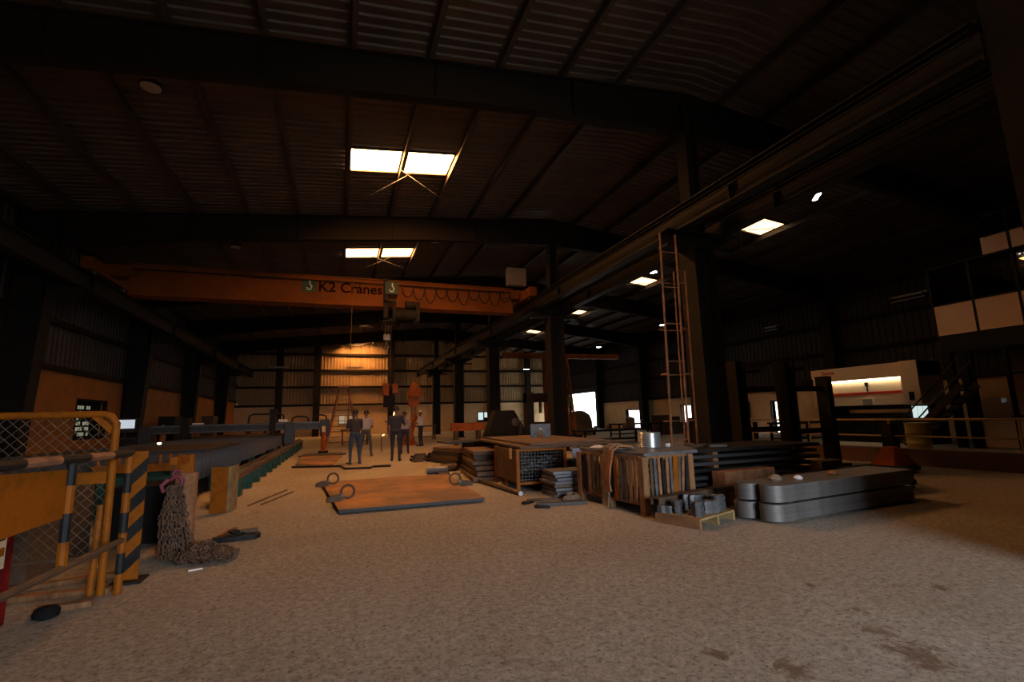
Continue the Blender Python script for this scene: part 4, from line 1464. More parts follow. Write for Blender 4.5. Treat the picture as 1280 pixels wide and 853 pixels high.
MB().box(-0.3, 0.3, -0.15, 0.15, 2.1, 2.75).build('hook_housing', M_DARK, rb2, bevel=0.02)
MB().tube([(0.06, 0, 3.3), (0.06, 0, roof_z(2.78) - 0.01)], 0.03, 6).build('rope', M_RUSTBAR, rb2)
# welder's arc and small torch glare
for x, y, z, lab in ((2.30, 22.2, 1.25, 'bright glowing welding rod beside the tall dark worker'), (1.86, 22.0, 0.72, 'bright torch flame at the hand of the grey shirt man')):
    t = thing('welding_torch', lab, 'torch', (x, y, z), group='glowing torches')
    MB().tube([(0, 0, 0), (0.1, 0, 0.5 if z > 1 else 0.05)], 0.03, 6).build('flame', mat('torch_glow', (1, 0.8, 0.5), 0.5, emit=(1.0, 0.72, 0.38), estr=2.2), t)
    MB().tube([(0, 0, 0), (-0.03, 0.04, -0.25), (-0.02, 0.06, -z + 0.02)], 0.015, 6).build('holder', M_DARK, t)
# workbenches before the far wall
def bench(loc, sx, sy, h, m, label, rz=0.0):
    t = thing('work_bench', label, 'bench', loc, rz, group='benches and tables at the back')
    MB().box(-sx / 2, sx / 2, -sy / 2, sy / 2, h - 0.08, h).build('top', m, t)
    for s_ in (-1, 1):
        for d in (-1, 1):
            MB().box(s_ * (sx / 2 - 0.1) - 0.04, s_ * (sx / 2 - 0.1) + 0.04, d * (sy / 2 - 0.08) - 0.04, d * (sy / 2 - 0.08) + 0.04, 0, h - 0.08).build('leg', m, t)
    MB().box(-sx / 2 + 0.1, sx / 2 - 0.1, -sy / 2 + 0.06, sy / 2 - 0.06, 0.18, 0.22).build('lower_shelf', m, t)


bench((1.0, 30.5, 0), 1.6, 0.8, 0.9, M_RUSTBAR, 'rusty workbench under the stepladder')
bench((5.0, 33.0, 0), 2.6, 0.9, 0.95, M_RUSTBAR, 'rusty workbench behind the white shirt man')
bench((12.3, 20.3, 0), 3.6, 1.2, 0.66, M_DARK, 'long low dark table in front of the loading doorway')
bench((16.5, 24.5, 0), 3.0, 1.1, 0.8, M_DARK, 'dark machine table before the green shutter')
bench((17.5, 14.6, 0), 2.2, 1.0, 0.85, M_DARK, 'dark bench between the rack and the press brake')

# ------------------------------------------------------------------ right side: stacked steel, crates, pallet
def rrect(sx, sy, r, n=6):
    pts = []
    for cx, cy, a0 in ((sx / 2 - r, sy / 2 - r, 0), (-sx / 2 + r, sy / 2 - r, PI / 2), (-sx / 2 + r, -sy / 2 + r, PI), (sx / 2 - r, -sy / 2 + r, 1.5 * PI)):
        for q in range(n + 1):
            a = a0 + PI / 2 * q / n
            pts.append((cx + r * math.cos(a), cy + r * math.sin(a)))
    return pts


# thick rusty slabs beside the rusty plate
for i in range(6):
    dx, dy, L = random.uniform(-0.06, 0.06), random.uniform(-0.15, 0.12), 2.3 - 0.12 * i
    tag(MB().box(-0.38, 0.38, -L / 2, L / 2, 0, 0.085).build('steel_slab', M_SLAB, None, (3.36 + dx, 11.55 + dy, 0.02 + i * 0.108), -0.10 + random.uniform(-0.03, 0.03), bevel=0.008),
        'thick rusty slab in the stepped stack left of the wire crate, %s from the floor' % NTH[i], 'steel slab', 'slabs stacked left of the crate')
    if i < 6:
        for s_ in (-0.8, 0.7):
            tag(MB().box(-0.4, 0.4, -0.03, 0.03, 0, 0.02).build('spacer_strip', M_WOOD, None, (3.36, 11.55 + s_, i * 0.108), -0.1), 'thin wooden spacer strip in the slab stack left of the crate', 'spacer', 'spacers in the slab stack')
for i in range(4):
    tag(MB().box(-0.45, 0.45, -1.0, 1.0, 0, 0.12).build('steel_slab', M_SLAB if i % 2 else M_PLATE, None, (3.55 + 0.05 * i, 15.2 - 0.1 * i, 0.0 + i * 0.125), 0.25 + 0.05 * i, bevel=0.01),
        'rough slab in the low heap behind the rolls, %s from the floor' % NTH[i], 'steel slab', 'slabs in the heap behind the rolls')
for i in range(5):
    tag(MB().box(-1.2, 1.2, -0.5, 0.5, 0, 0.06).build('steel_slab', M_RUSTBAR, None, (5.4 + 0.06 * i, 16.4 + 0.1 * i, i * 0.13), 0.1 - 0.04 * i, bevel=0.008),
        'dark slab in the back stack behind the long plates, %s from the floor' % NTH[i], 'steel slab', 'slabs in the back stack')
    if i < 5:
        tag(MB().box(-0.05, 0.05, -0.5, 0.5, 0, 0.068).build('spacer_strip', M_WOOD, None, (5.4, 16.4 + 0.1 * i, 0.06 + i * 0.13 if i < 4 else 0.0001 + 0.58)), 'thin wooden spacer strip in the back slab stack', 'spacer', 'spacers in the back stack') if i < 4 else None
# dark scrap heap left of it
for i in range(14):
    lay, q = divmod(i, 6)
    tag(MB().obox((0, 0, 0.045), (random.uniform(0.28, 0.36), random.uniform(0.1, 0.22), random.uniform(0.06, 0.09)), random.uniform(-0.25, 0.25)).build('scrap_piece', M_DARK if i % 3 else M_RUSTBAR, None, (2.5 + 0.42 * (q % 2) + 0.05 * lay, 16.2 + 0.33 * (q // 2) + 0.04 * lay, 0.094 * lay)),
        'dark scrap piece in the heap behind the rolls of pipe', 'scrap', 'scrap heap pieces')
# short pipe offcuts
for i, (x, y, L, r, a, m, lab) in enumerate(((2.42, 12.45, 0.52, 0.105, -0.35, M_STEEL, 'short shiny pipe offcut lying at the plate corner'), (2.82, 12.95, 0.42, 0.1, 0.1, M_SLAB, 'short rusty pipe offcut beside the shiny one'), (2.5, 12.05, 0.3, 0.045, 0.3, M_RUSTBAR, 'thin short pipe in front of the two offcuts'))):
    t = MB()
    n = 18
    for rr, flip in ((r, 1), (r * 0.82, -1)):
        pass
    d = Vector((math.cos(a), math.sin(a), 0))
    p0, p1 = Vector((0, 0, r)) - d * L / 2, Vector((0, 0, r)) + d * L / 2
    u = d.cross(Vector((0, 0, 1)))
    vs, fs = [], []
    for p, rad in ((p0, r), (p1, r), (p1, r * 0.8), (p0, r * 0.8)):
        for q in range(n):
            w = 2 * PI * q / n
            vs.append(p + u * rad * math.cos(w) + Vector((0, 0, 1)) * rad * math.sin(w))
    for k4 in range(4):
        o, e = k4 * n, ((k4 + 1) % 4) * n
        fs += [(o + q, o + (q + 1) % n, e + (q + 1) % n, e + q) for q in range(n)]
    t.add(vs, fs)
    tag(t.build('pipe_offcut', m, None, (x, y, 0), smooth=True), lab, 'pipe', 'pipe offcuts')

# long pipe before the wire crate
rbz = thing('round_bar', 'long round steel bar with bright cut end along the wire crate', 'bar', (3.08, 8.25, 0))
MB().cyl((-0.16, 2.2, 0.045), (0, 0, 0.045), 0.045, n=14).build('shaft', M_RUSTBAR, rbz, smooth=True)
MB().cyl((0, 0, 0.045), (0.0015, -0.02, 0.045), 0.041, n=14).build('cut_end', mat('bright_cut', (0.75, 0.72, 0.72), 0.3, 0.6), rbz)

# wire crate with yellow posts
cr = thing('wire_crate', 'brown-sided crate with yellow corner posts and wire mesh front', 'crate', (3.18, 8.62, 0), -0.06)
SX, SY, CZ0, CZ1 = 0.95, 1.6, 0.16, 0.76
for x in (0, SX):
    for y in (0, SY):
        MB().box(x - 0.03, x + 0.03, y - 0.03, y + 0.03, 0.0, CZ1 + 0.02).build('post', M_YELLOW, cr)
for z in (0.5,):
    MB().box(-0.02, 0.02, SY * z - 0.025, SY * z + 0.025, 0.0, CZ0).build('foot', M_YELLOW, cr)
MB().box(-0.012, 0.012, 0.03, SY - 0.03, CZ0, CZ1).build('side_panel', M_PLY, cr)
MB().box(SX - 0.012, SX + 0.012, 0.03, SY - 0.03, CZ0, CZ1).build('side_panel', M_PLY, cr)
MB().box(0.03, SX - 0.03, SY - 0.012, SY + 0.012, CZ0, CZ1).build('back_panel', M_PLY, cr)
MB().box(0.012, SX - 0.012, 0.0, SY, CZ0 - 0.03, CZ0).build('bottom', M_PLY, cr)
for z in (CZ0, CZ1):
    MB().box(0.03, SX - 0.03, -0.02, 0.02, z - 0.02, z + 0.02).build('front_rail', M_YELLOW, cr)
mb = MB()
for i in range(1, 14):
    x = 0.03 + (SX - 0.06) * i / 14
    mb.tube([(x, 0.003, CZ0), (x, 0.003, CZ1)], 0.003, 4)
for i in range(1, 10):
    z = CZ0 + (CZ1 - CZ0) * i / 10
    mb.tube([(0.03, -0.003, z), (SX - 0.03, -0.003, z)], 0.003, 4)
tag(mb.build('wire_mesh', M_STEEL, cr), kind='stuff')
sc_ = MB()
rnd = random.Random(11)
for i in range(90):
    sc_.obox((rnd.uniform(0.08, SX - 0.08), rnd.uniform(0.06, 0.6), CZ0 + 0.03 + rnd.random() * 0.42), (rnd.uniform(0.03, 0.12), 0.012, rnd.uniform(0.02, 0.07)), rnd.random() * PI, rnd.random() * PI)
tag(sc_.build('metal_offcuts', M_STEEL), 'bright small metal offcuts filling the wire crate', 'offcuts', kind='stuff')
bpy.data.objects['metal_offcuts'].location = (3.18, 8.62, 0)
bpy.data.objects['metal_offcuts'].rotation_euler = (0, 0, -0.06)
tag(MB().box(-0.006, 0.0, -0.09, 0.09, -0.17, 0.03).build('paper_sheet', M_PAPER, None, (3.165, 8.95, 0.76), -0.06), 'tan paper sheet hung on the wire crate side', 'paper')

# second crate with wooden stakes, behind
c2 = thing('stake_crate', 'open crate with pale wooden stakes behind the small plate stack', 'crate', (4.35, 8.5, 0), -0.06)
for i in range(4):
    MB().box(i * 0.33 - 0.03, i * 0.33 + 0.03, -0.025, 0.025, 0.0, 0.76).build('stake', M_WOODPALE, c2)
for i in range(4):
    MB().box(i * 0.33 - 0.03, i * 0.33 + 0.03, 1.375, 1.425, 0.0, 0.76).build('stake', M_WOODPALE, c2)
MB().box(-0.03, 1.02, 0.025, 1.375, 0.12, 0.16).build('bottom', M_WOOD, c2)
MB().box(-0.03, 1.02, 0.025, 0.05, 0.7, 0.76).build('top_rail', M_WOOD, c2)
MB().box(-0.03, 1.02, 1.35, 1.375, 0.7, 0.76).build('top_rail', M_WOOD, c2)
for i in range(5):
    tag(MB().box(-0.15, 0.15, -0.4, 0.4, 0, 0.1).build('steel_block', M_PLATE if i % 2 else M_STEEL, None, (4.72 + 0.34 * (i % 2), 9.1, 0.16 + 0.102 * (i // 2) + 0.001 * i), 0.02 * i - 0.05, bevel=0.006), 'grey steel block lying inside the stake crate, %s placed' % NTH[i], 'steel block', 'blocks in the stake crate')

# long plates resting over the crates
for i, (x, y, sx, sy, z, a, m, lab) in enumerate(((4.35, 10.6, 1.9, 4.2, 0.785, -0.08, M_RUSTBAR, 'wide brown plate bridging the two crates, lower one'), (4.5, 10.75, 1.75, 3.9, 0.826, -0.05, M_SLAB, 'wide brown plate bridging the two crates, upper one'), (3.9, 13.8, 2.2, 1.1, 0.70, 0.1, M_PLATE, 'grey long plate behind the bridging plates'))):
    tag(MB().box(-sx / 2, sx / 2, -sy / 2, sy / 2, 0, 0.04).build('bridging_plate', m, None, (x, y, z), a, bevel=0.004), lab, 'steel plate', 'plates over the crates')
for i in range(4):
    tag(MB().box(-0.55, 0.55, -0.5, 0.5, 0, 0.168).build('steel_slab', M_DARK if i % 2 else M_SLAB, None, (3.95 + 0.05 * i, 13.8, i * 0.172), 0.1), 'dark slab under the grey long plate, %s from the floor' % NTH[i], 'steel slab', 'slabs under the grey plate')
for i in range(3):
    tag(MB().box(-0.5, 0.5, -0.25, 0.25, 0, 0.25).build('timber_block', M_WOOD, None, (4.6, 12.3, i * 0.252), 0.05 * i), 'timber block propping the bridging plates, %s from the floor' % NTH[i], 'timber block', 'timber props')

# stack of grey U-shaped plates on top
u = [(-0.24, -0.16), (-0.06, -0.16), (-0.06, 0.0), (-0.045, 0.045), (0, 0.06), (0.045, 0.045), (0.06, 0.0), (0.06, -0.16), (0.24, -0.16), (0.24, 0.16), (-0.24, 0.16)]
mU = Matrix.Rotation(PI / 2, 4, 'X')
up = MB()
up.prism(u, -0.03, 0.03, mU)
u0 = up.build('arch_plate', M_STEEL, None, (4.68, 11.0, 1.032), -0.45)
tag(u0, 'grey arch-shaped plate standing on the bridging plates', 'arch plate', 'arch plates on the bridging plates')
for i in range(1, 5):
    share(u0, (4.68 + 0.029 * i, 11.0 + 0.06 * i, 1.032), -0.45)

# neat stack of blue-grey plates on the floor
M_BLUEPL = mat('blue_grey_plate', (0.15, 0.15, 0.165), 0.5, 0.3, col2=(0.09, 0.083, 0.085), nscale=4)
for i in range(8):
    tag(MB().box(-0.33, 0.33, -0.3, 0.3, 0, 0.048).build('cut_plate', M_BLUEPL if i not in (3,) else M_SLAB, None, (3.83 + random.uniform(-0.03, 0.03), 8.0 + random.uniform(-0.03, 0.03), i * 0.056), random.uniform(-0.08, 0.08), bevel=0.004),
        'blue-grey cut plate in the small floor stack, %s from the floor' % (NTH + ['seventh', 'eighth'])[i], 'steel plate', 'small plate stack')
    if i < 7:
        tag(MB().box(-0.25, 0.25, -0.02, 0.02, 0, 0.0075).build('spacer_strip', M_WOOD, None, (3.83, 8.0, i * 0.056 + 0.0482)), 'thin spacer strip in the small blue-grey plate stack', 'spacer', 'spacers in the small plate stack')
# clutter before it
for i, (x, y, a, L, w, h, m, nm, lab) in enumerate((
        (2.92, 7.5, 0.5, 0.24, 0.08, 0.05, M_BLACK, 'worn_glove', 'dark worn glove on the floor, left one'),
        (2.98, 7.05, -0.6, 0.24, 0.08, 0.05, M_BLACK, 'worn_glove', 'dark worn glove on the floor, front one'),
        (3.35, 7.12, -0.25, 0.8, 0.12, 0.05, M_PLATE, 'flat_bar', 'grey flat bar before the small plate stack'),
        (3.22, 7.62, -0.2, 0.5, 0.07, 0.04, M_RUSTBAR, 'flat_bar', 'thin brown flat bar before the small plate stack'))):
    mb = MB()
    if nm == 'worn_glove':
        mb.prism([(-0.12, -0.03), (-0.02, -0.045), (0.05, -0.04), (0.13, -0.03), (0.13, -0.012), (0.06, -0.01), (0.125, 0.012), (0.06, 0.02), (0.1, 0.042), (0.03, 0.045), (-0.02, 0.075), (-0.05, 0.07), (-0.04, 0.04), (-0.12, 0.035)], 0, 0.035)
    else:
        mb.box(-L / 2, L / 2, -w / 2, w / 2, 0, h)
    tag(mb.build(nm, m, None, (x, y, 0), a, bevel=0.006), lab, 'glove' if nm == 'worn_glove' else 'flat bar')
rg = MB()
rnd = random.Random(5)
for i in range(7):
    rg.tube([(0.16 * math.cos(q * 0.7 + i) * (1 - 0.1 * i), 0.08 * math.sin(q * 0.7 + i), 0.03 + 0.012 * i) for q in range(6)], 0.028, 6)
tag(rg.build('rag_heap', M_CLOTH, None, (3.66, 7.38, 0), smooth=True), 'crumpled brown rag before the small plate stack', 'rag')

# slatted crate with coloured bars
c3 = thing('slatted_crate', 'crate of upright dark bars with one orange and one yellow bar', 'crate', (4.02, 5.86, 0), 0.10)
W3, D3 = 0.85, 1.55
LEAN = 0.0
for (x, y) in ((0, 0), (W3, 0), (0, D3), (W3, D3), (0, D3 * 0.5)):
    MB().box(x - 0.05, x + 0.05, y - 0.05, y + 0.05, 0.0, 0.78).build('post', M_WOOD, c3)
for z in (0.15, 0.76):
    for (x0, x1, y0, y1) in ((0.05, W3 - 0.05, -0.03, 0.03), (0.05, W3 - 0.05, D3 - 0.03, D3 + 0.03), (-0.03, 0.03, 0.05, D3 - 0.05), (W3 - 0.03, W3 + 0.03, 0.05, D3 - 0.05)):
        MB().box(x0, x1, y0, y1, z - 0.03, z + 0.03).build('rail', M_WOOD, c3)
MB().box(0.03, W3 - 0.03, 0.03, D3 - 0.03, 0.12, 0.15).build('bottom', M_PLY, c3)
pal = [M_RUST, M_WOOD, M_RUSTBAR, M_SLAB, M_RUST, M_DARK]
for i in range(12):
    y = 0.12 + i * 0.112
    if abs(y - D3 * 0.5) < 0.07:
        continue
    m = M_ORANGE if i == 4 else pal[i % 6]
    MB().obox((-0.045, y, 0.46), (0.02, 0.075 if i == 4 else 0.06, 0.6), 0, random.uniform(-0.02, 0.02)).build('bar', m, c3)
for i in range(10):
    x = 0.10 + i * 0.072
    m = M_YELLOW if i == 6 else (M_STEEL if i in (1, 5) else pal[(i + 2) % 6])
    MB().obox((x, -0.045, 0.46), (0.085 if i == 6 else 0.045, 0.02, 0.6), 0, 0, random.uniform(-0.03, 0.03) + (0.08 if i > 5 else 0)).build('bar', m, c3)
tg = [(0.0, 0.0), (1.55, -0.2), (1.75, 1.5), (0.1, 1.75)]
plate_thing('top_plate', [(4.02, 5.82), (5.02, 5.92), (5.75, 7.25), (3.9, 7.5)], 0.792, 0.83, M_BLUEPL, 'blue-grey plate lying over the slatted crate')
# canvas sling draped over the crate
sg = thing('canvas_sling', 'dusty brown canvas sling draped over the slatted crate', 'sling', (3.92, 6.62, 0))
ns = 14


def strip(mb, pts, w, t, wdir):
    wdir = Vector(wdir).normalized()
    vs, fs = [], []
    for i, p in enumerate(pts):
        p = Vector(p)
        d = (Vector(pts[min(i + 1, len(pts) - 1)]) - Vector(pts[max(0, i - 1)])).normalized()
        nn = d.cross(wdir).normalized()
        for a, b_ in ((-1, -1), (1, -1), (1, 1), (-1, 1)):
            vs.append(p + wdir * a * w / 2 + nn * b_ * t / 2)
    for i in range(len(pts) - 1):
        o = i * 4
        for j in range(4):
            fs.append((o + j, o + (j + 1) % 4, o + 4 + (j + 1) % 4, o + 4 + j))
    fs += [(3, 2, 1, 0), tuple(len(vs) - 4 + q for q in range(4))]
    mb.add(vs, fs)


mb = MB()
strip(mb, [(0.5, 0.1, 0.86), (0.3, 0.05, 0.90), (0.1, 0.02, 0.92), (0.0, 0.0, 0.88), (-0.05, -0.01, 0.7), (-0.08, -0.02, 0.45), (-0.06, 0.0, 0.2), (-0.09, -0.01, 0.03)], 0.17, 0.025, (0, 1, 0.1))
mb.build('front_fold', M_CLOTH, sg, smooth=True)
mb = MB()
strip(mb, [(0.35, -0.1, 0.88), (0.1, -0.12, 0.90), (-0.02, -0.14, 0.84), (-0.09, -0.15, 0.6), (-0.12, -0.15, 0.38), (-0.1, -0.15, 0.25)], 0.13, 0.025, (0, 1, -0.15))
mb.build('back_fold', M_RUST, sg, smooth=True)
for i, (x, y, s_, m, lab) in enumerate(((4.3, 7.0, 0.16, M_WHITE, 'white crumpled cloth lump on the crate plate'), (4.12, 7.28, 0.10, M_WHITE, 'small white cloth lump left of the larger one'))):
    mb = MB()
    mb.lathe([(s_ * 1.1, 0), (s_ * 1.25, s_ * 0.12), (s_ * 0.9, s_ * 0.34), (s_ * 0.45, s_ * 0.5), (s_ * 0.1, s_ * 0.52)], n=11)
    tag(mb.build('cloth_lump', m, None, (x, y, 0.83), smooth=True), lab, 'cloth')
tag(MB().box(-0.006, 0, -0.11, 0.11, -0.17, 0.02).build('hanging_cloth', mat('pale_blue_cloth', (0.36, 0.38, 0.48), 0.9), None, (4.335, 8.42, 0.74), 1.45), 'pale blue cloth hanging on the stake crate', 'cloth')
# shiny coil of strapping
cc = thing('steel_coil', 'shiny steel coil standing on the crate plate', 'coil', (4.86, 6.85, 0.83))
M_SHINY = mat('bright_steel', (0.50, 0.50, 0.50), 0.32, 0.85)
mb = MB()
prof = []
for i in range(8):
    z = i * 0.03
    prof += [(0.175, z), (0.183, z + 0.008), (0.183, z + 0.02), (0.175, z + 0.028)]
mb.lathe(prof, n=28)
mb.build('windings', M_SHINY, cc, smooth=True)
MB().lathe([(0.15, 0.232), (0.145, 0.236)], n=24).build('core_shade_disc', M_DARK, cc)  # dark disc stands in for the shade inside the coil's hollow
tag(MB().box(-0.04, 0.04, -0.03, 0.03, 0, 0.06).build('bright_nut', M_WHITE, None, (5.12, 6.72, 0.83), 0.5, bevel=0.015), 'small white block beside the shiny coil', 'block')

# long dark plates in a high stack
for i in range(7):
    dx, dy = random.uniform(-0.12, 0.12), random.uniform(-0.08, 0.08)
    tag(MB().box(-1.45, 1.45, -0.62, 0.62, 0, 0.055).build('long_plate', M_PLATE if i % 3 else M_DARK, None, (7.0 + dx, 7.35 + dy, 0.05 + i * 0.108), random.uniform(-0.03, 0.03) - 0.02, bevel=0.004),
        'long dark plate in the tall stack right of the slatted crate, %s from the floor' % (NTH + ['seventh'])[i], 'steel plate', 'tall stack of long plates')
    for s_ in (-0.9, 0.9):
        tag(MB().box(-0.05, 0.05, -0.6, 0.6, 0, 0.05).build('spacer_strip', M_WOOD, None, (7.0 + s_, 7.35, i * 0.108 if i else 0.0)), 'wooden bearer strip in the tall stack of long plates', 'spacer', 'bearers in the tall plate stack')
for i, (x, y, z, L, a, m, lab) in enumerate(((6.1, 7.2, 0.755, 0.5, 0.3, M_RUSTBAR, 'small brown offcut on the tall plate stack'), (6.35, 6.95, 0.755, 0.3, -0.4, M_PLATE, 'small grey offcut on the tall plate stack'))):
    tag(MB().box(-L / 2, L / 2, -0.05, 0.05, 0, 0.05).build('offcut', m, None, (x, y, z), a, bevel=0.005), lab, 'offcut')
# rusty channel beam across
ch = thing('channel_beam', 'long brown channel beam lying from the crate to the right', 'beam', (3.94, 5.53, 0.0), 0.239)
mb = MB()
mb.box(0, 3.8, -0.07, 0.07, 0.275, 0.29)
mb.box(0, 3.8, -0.07, -0.055, 0.20, 0.275)
mb.box(0, 3.8, 0.055, 0.07, 0.20, 0.275)
mb.build('channel', M_RUSTBAR, ch)
MB().box(1.55, 1.75, -0.05, 0.05, 0.0, 0.275).build('support', M_WOOD, ch)
MB().box(3.3, 3.5, -0.05, 0.05, 0.0, 0.275).build('support', M_WOOD, ch)
# orange-brown planks and boxes behind the rounded plates
for i, (x, y, sx, sy, h, a, m, lab) in enumerate(((5.45, 6.12, 0.7, 0.14, 0.2, 0.2, M_RUST, 'rust-brown block under the channel beam, left one'), (6.4, 6.46, 1.2, 0.26, 0.42, 0.1, M_RUST, 'rust-orange board behind the rounded plates'), (8.3, 6.45, 0.6, 0.2, 0.46, 0.1, M_SLAB, 'brown board stack end behind the rounded plates'))):
    tag(MB().box(-sx / 2, sx / 2, -sy / 2, sy / 2, 0, h).build('rusty_block', m, None, (x, y, 0), a, bevel=0.01), lab, 'block', 'blocks behind the rounded plates')

# pallet with stacked flange plates
pa = thing('wooden_pallet', 'small wooden pallet carrying stacks of cut steel pieces', 'pallet', (4.10, 4.88, 0), 0.32)
PW, PD = 0.80, 0.62
MB().box(-0.02, 0.02, 0, PD, 0.0, 0.12).build('side_board', M_WOOD, pa)
MB().box(PW * 0.5 - 0.02, PW * 0.5 + 0.02, 0, PD, 0.0, 0.10).build('stringer', M_WOODPALE, pa)
MB().box(PW - 0.04, PW, 0, PD, 0.0, 0.10).build('stringer', M_WOODPALE, pa)
for i in range(5):
    MB().box(0.02, PW, i * 0.128, i * 0.128 + 0.10, 0.10, 0.12).build('deck_board', M_WOODPALE, pa)
for i in range(3):
    pass
M_FLANGE = mat('flange_steel', (0.17, 0.175, 0.19), 0.45, 0.4, col2=(0.08, 0.078, 0.08), nscale=6)
fl = [(-0.1, -0.06), (0.1, -0.06), (0.1, -0.01), (0.04, 0.0), (0.04, 0.06), (-0.04, 0.06), (-0.04, 0.0), (-0.1, -0.01)]
NAMES = ['near left', 'near middle', 'near right', 'back left', 'back middle', 'back right', 'corner']
fmesh = None
for q, (px, py, kq, a) in enumerate(((0.17, 0.14, 8, 0.3), (0.43, 0.13, 7, -0.4), (0.65, 0.14, 9, 0.1), (0.18, 0.42, 7, 0.2), (0.45, 0.43, 9, 0.8), (0.66, 0.42, 8, -0.3), (0.06, 0.56, 4, 1.4))):
    wx, wy = 4.10 + px * math.cos(0.32) - py * math.sin(0.32), 4.88 + px * math.sin(0.32) + py * math.cos(0.32)
    st = thing('flange_stack', 'grey cut steel pieces piled on the pallet, %s pile' % NAMES[q], 'steel pieces', (wx, wy, 0.12), a + 0.32, 'piles on the pallet')
    for i in range(kq):
        if fmesh is None:
            fmesh = MB().prism(fl, 0, 0.02).build('flange', M_FLANGE, st, (0, 0, 0))
        else:
            share(fmesh, (random.uniform(-0.006, 0.006), random.uniform(-0.006, 0.006), i * 0.0215), random.uniform(-0.06, 0.06), parent=st)

# long rounded plates in two tiers
out = []
L_, W_ = 3.05, 0.62
for q in range(9):
    a = PI / 2 + PI * q / 8
    out.append((0.24 + 0.24 * math.cos(a), W_ - 0.24 + 0.24 * math.sin(a) * 0.92))
pts = []
# near lobe, notch, far lobe at the left end, square right end
pts.append((L_, 0.0))
pts.append((L_, W_))
pts.append((0.42, W_))
for q in range(1, 16):
    a = PI / 2 + PI * q / 16
    pts.append((0.16 + 0.15 * math.cos(a), W_ - 0.15 + 0.15 * math.sin(a)))
pts.append((0.2, W_ - 0.31))
for q in range(1, 17):
    a = PI / 2 + PI * q / 16
    pts.append((0.26 + 0.18 * math.cos(a), 0.155 + 0.155 * math.sin(a)))
cut = MB().prism(pts, 0, 0.0215)
tiers = None
M_RPL = mat('rounded_plate_steel', (0.14, 0.128, 0.122), 0.5, 0.3, col2=(0.09, 0.081, 0.077), nscale=3)
kk = 0
for tier, z0 in ((0, 0.03), (1, 0.255)):
    for i in range(9):
        kk += 1
        loc = (4.94 + 0.03 * tier + random.uniform(-0.008, 0.008), 4.63 + random.uniform(-0.006, 0.006), z0 + i * 0.0222)
        lab = 'long grey plate with rounded lobed end in the %s tier, %s from below' % ('upper' if tier else 'lower', (NTH + ['seventh', 'eighth', 'ninth'])[i])
        if tiers is None:
            tiers = cut.build('lobed_plate', M_RPL, None, loc, 0.085, smooth=True)
            tag(tiers, lab, 'steel plate', 'lobed plates in two tiers')
        else:
            share(tiers, loc, 0.085 + random.uniform(-0.003, 0.003), label=lab)
for i, x in enumerate((5.4, 7.4)):
    for j, z in enumerate((0.0, 0.23)):
        tag(MB().box(-0.04, 0.04, 0.03, 0.6, 0, 0.0245).build('bearer', M_WOOD, None, (x, 4.66 + 0.085 * (x - 4.8), z), 0.085), 'thin bearer under the %s tier of lobed plates, %s one' % (('lower', 'upper')[j], ('near', 'far')[i]), 'bearer', 'bearers under the lobed plates')
for i, (x, y, s_, m, lab) in enumerate(((5.52, 5.05, 0.075, M_CLOTH, 'brown crumpled rag on the lobed plates'), (5.85, 4.98, 0.05, M_WHITE, 'white scrap of paper on the lobed plates'), (6.6, 5.05, 0.06, M_RUST, 'rusty scrap on the lobed plates'))):
    mb = MB()
    mb.lathe([(s_, 0), (s_ * 1.2, s_ * 0.3), (s_ * 0.85, s_ * 0.8), (s_ * 0.3, s_ * 1.05)], n=9)
    tag(mb.build('scrap_lump', m, None, (x, y, 0.4545), 0.3 * i, smooth=True), lab, 'rag')

# orange pallet truck
pj = thing('pallet_truck', 'orange pallet truck hood behind the lobed plates', 'pallet truck', (11.0, 7.05, 0), 0.15)
mb = MB()
vs = [(-0.5, -0.25, 0.14), (0.5, -0.25, 0.14), (0.5, 0.25, 0.14), (-0.5, 0.25, 0.14), (-0.1, -0.1, 0.54), (0.1, -0.1, 0.54), (0.1, 0.1, 0.54), (-0.1, 0.1, 0.54)]
mb.add(vs, [(0, 3, 2, 1), (4, 5, 6, 7), (0, 1, 5, 4), (1, 2, 6, 5), (2, 3, 7, 6), (3, 0, 4, 7)])
mb.build('hood', M_ORANGE, pj, bevel=0.02)
for s_ in (-0.16, 0.16):
    MB().box(-1.5, -0.4, s_ - 0.07, s_ + 0.07, 0.08, 0.13).build('fork', M_BLACK, pj)
    MB().cyl((0.3, s_ - 0.03, 0.08), (0.3, s_ + 0.03, 0.08), 0.08, n=14).build('wheel', M_BLACK, pj)
MB().bar((0.45, 0, 0.16), (0.75, 0, 0.1), 0.08, 0.05).build('drawbar', M_ORANGE, pj)
MB().box(-0.55, 0.5, -0.27, 0.27, 0.05, 0.14).build('chassis', M_BLACK, pj)
tag(MB().box(-0.5, 0.5, -0.35, 0.35, 0, 0.36).build('dark_block', M_BLACKBOX, None, (8.6, 5.85, 0), 0.1, bevel=0.02), 'black steel block at the far end of the lobed plates', 'block')
tag(MB().prism([(-0.35, -0.12), (0.2, -0.16), (0.38, 0.0), (0.15, 0.14), (-0.3, 0.1)], 0, 0.08).build('dark_offcut', M_BLACK, None, (9.5, 6.0, 0), 0.2, bevel=0.01), 'dark offcut on the floor right of the lobed plates', 'offcut')
tag(MB().box(-0.12, 0.12, -0.12, 0.12, 0, 0.3).build('carton', M_PAPER, None, (9.35, 7.75, 0), 0.3, bevel=0.006), 'small tan carton behind the pallet truck', 'carton')

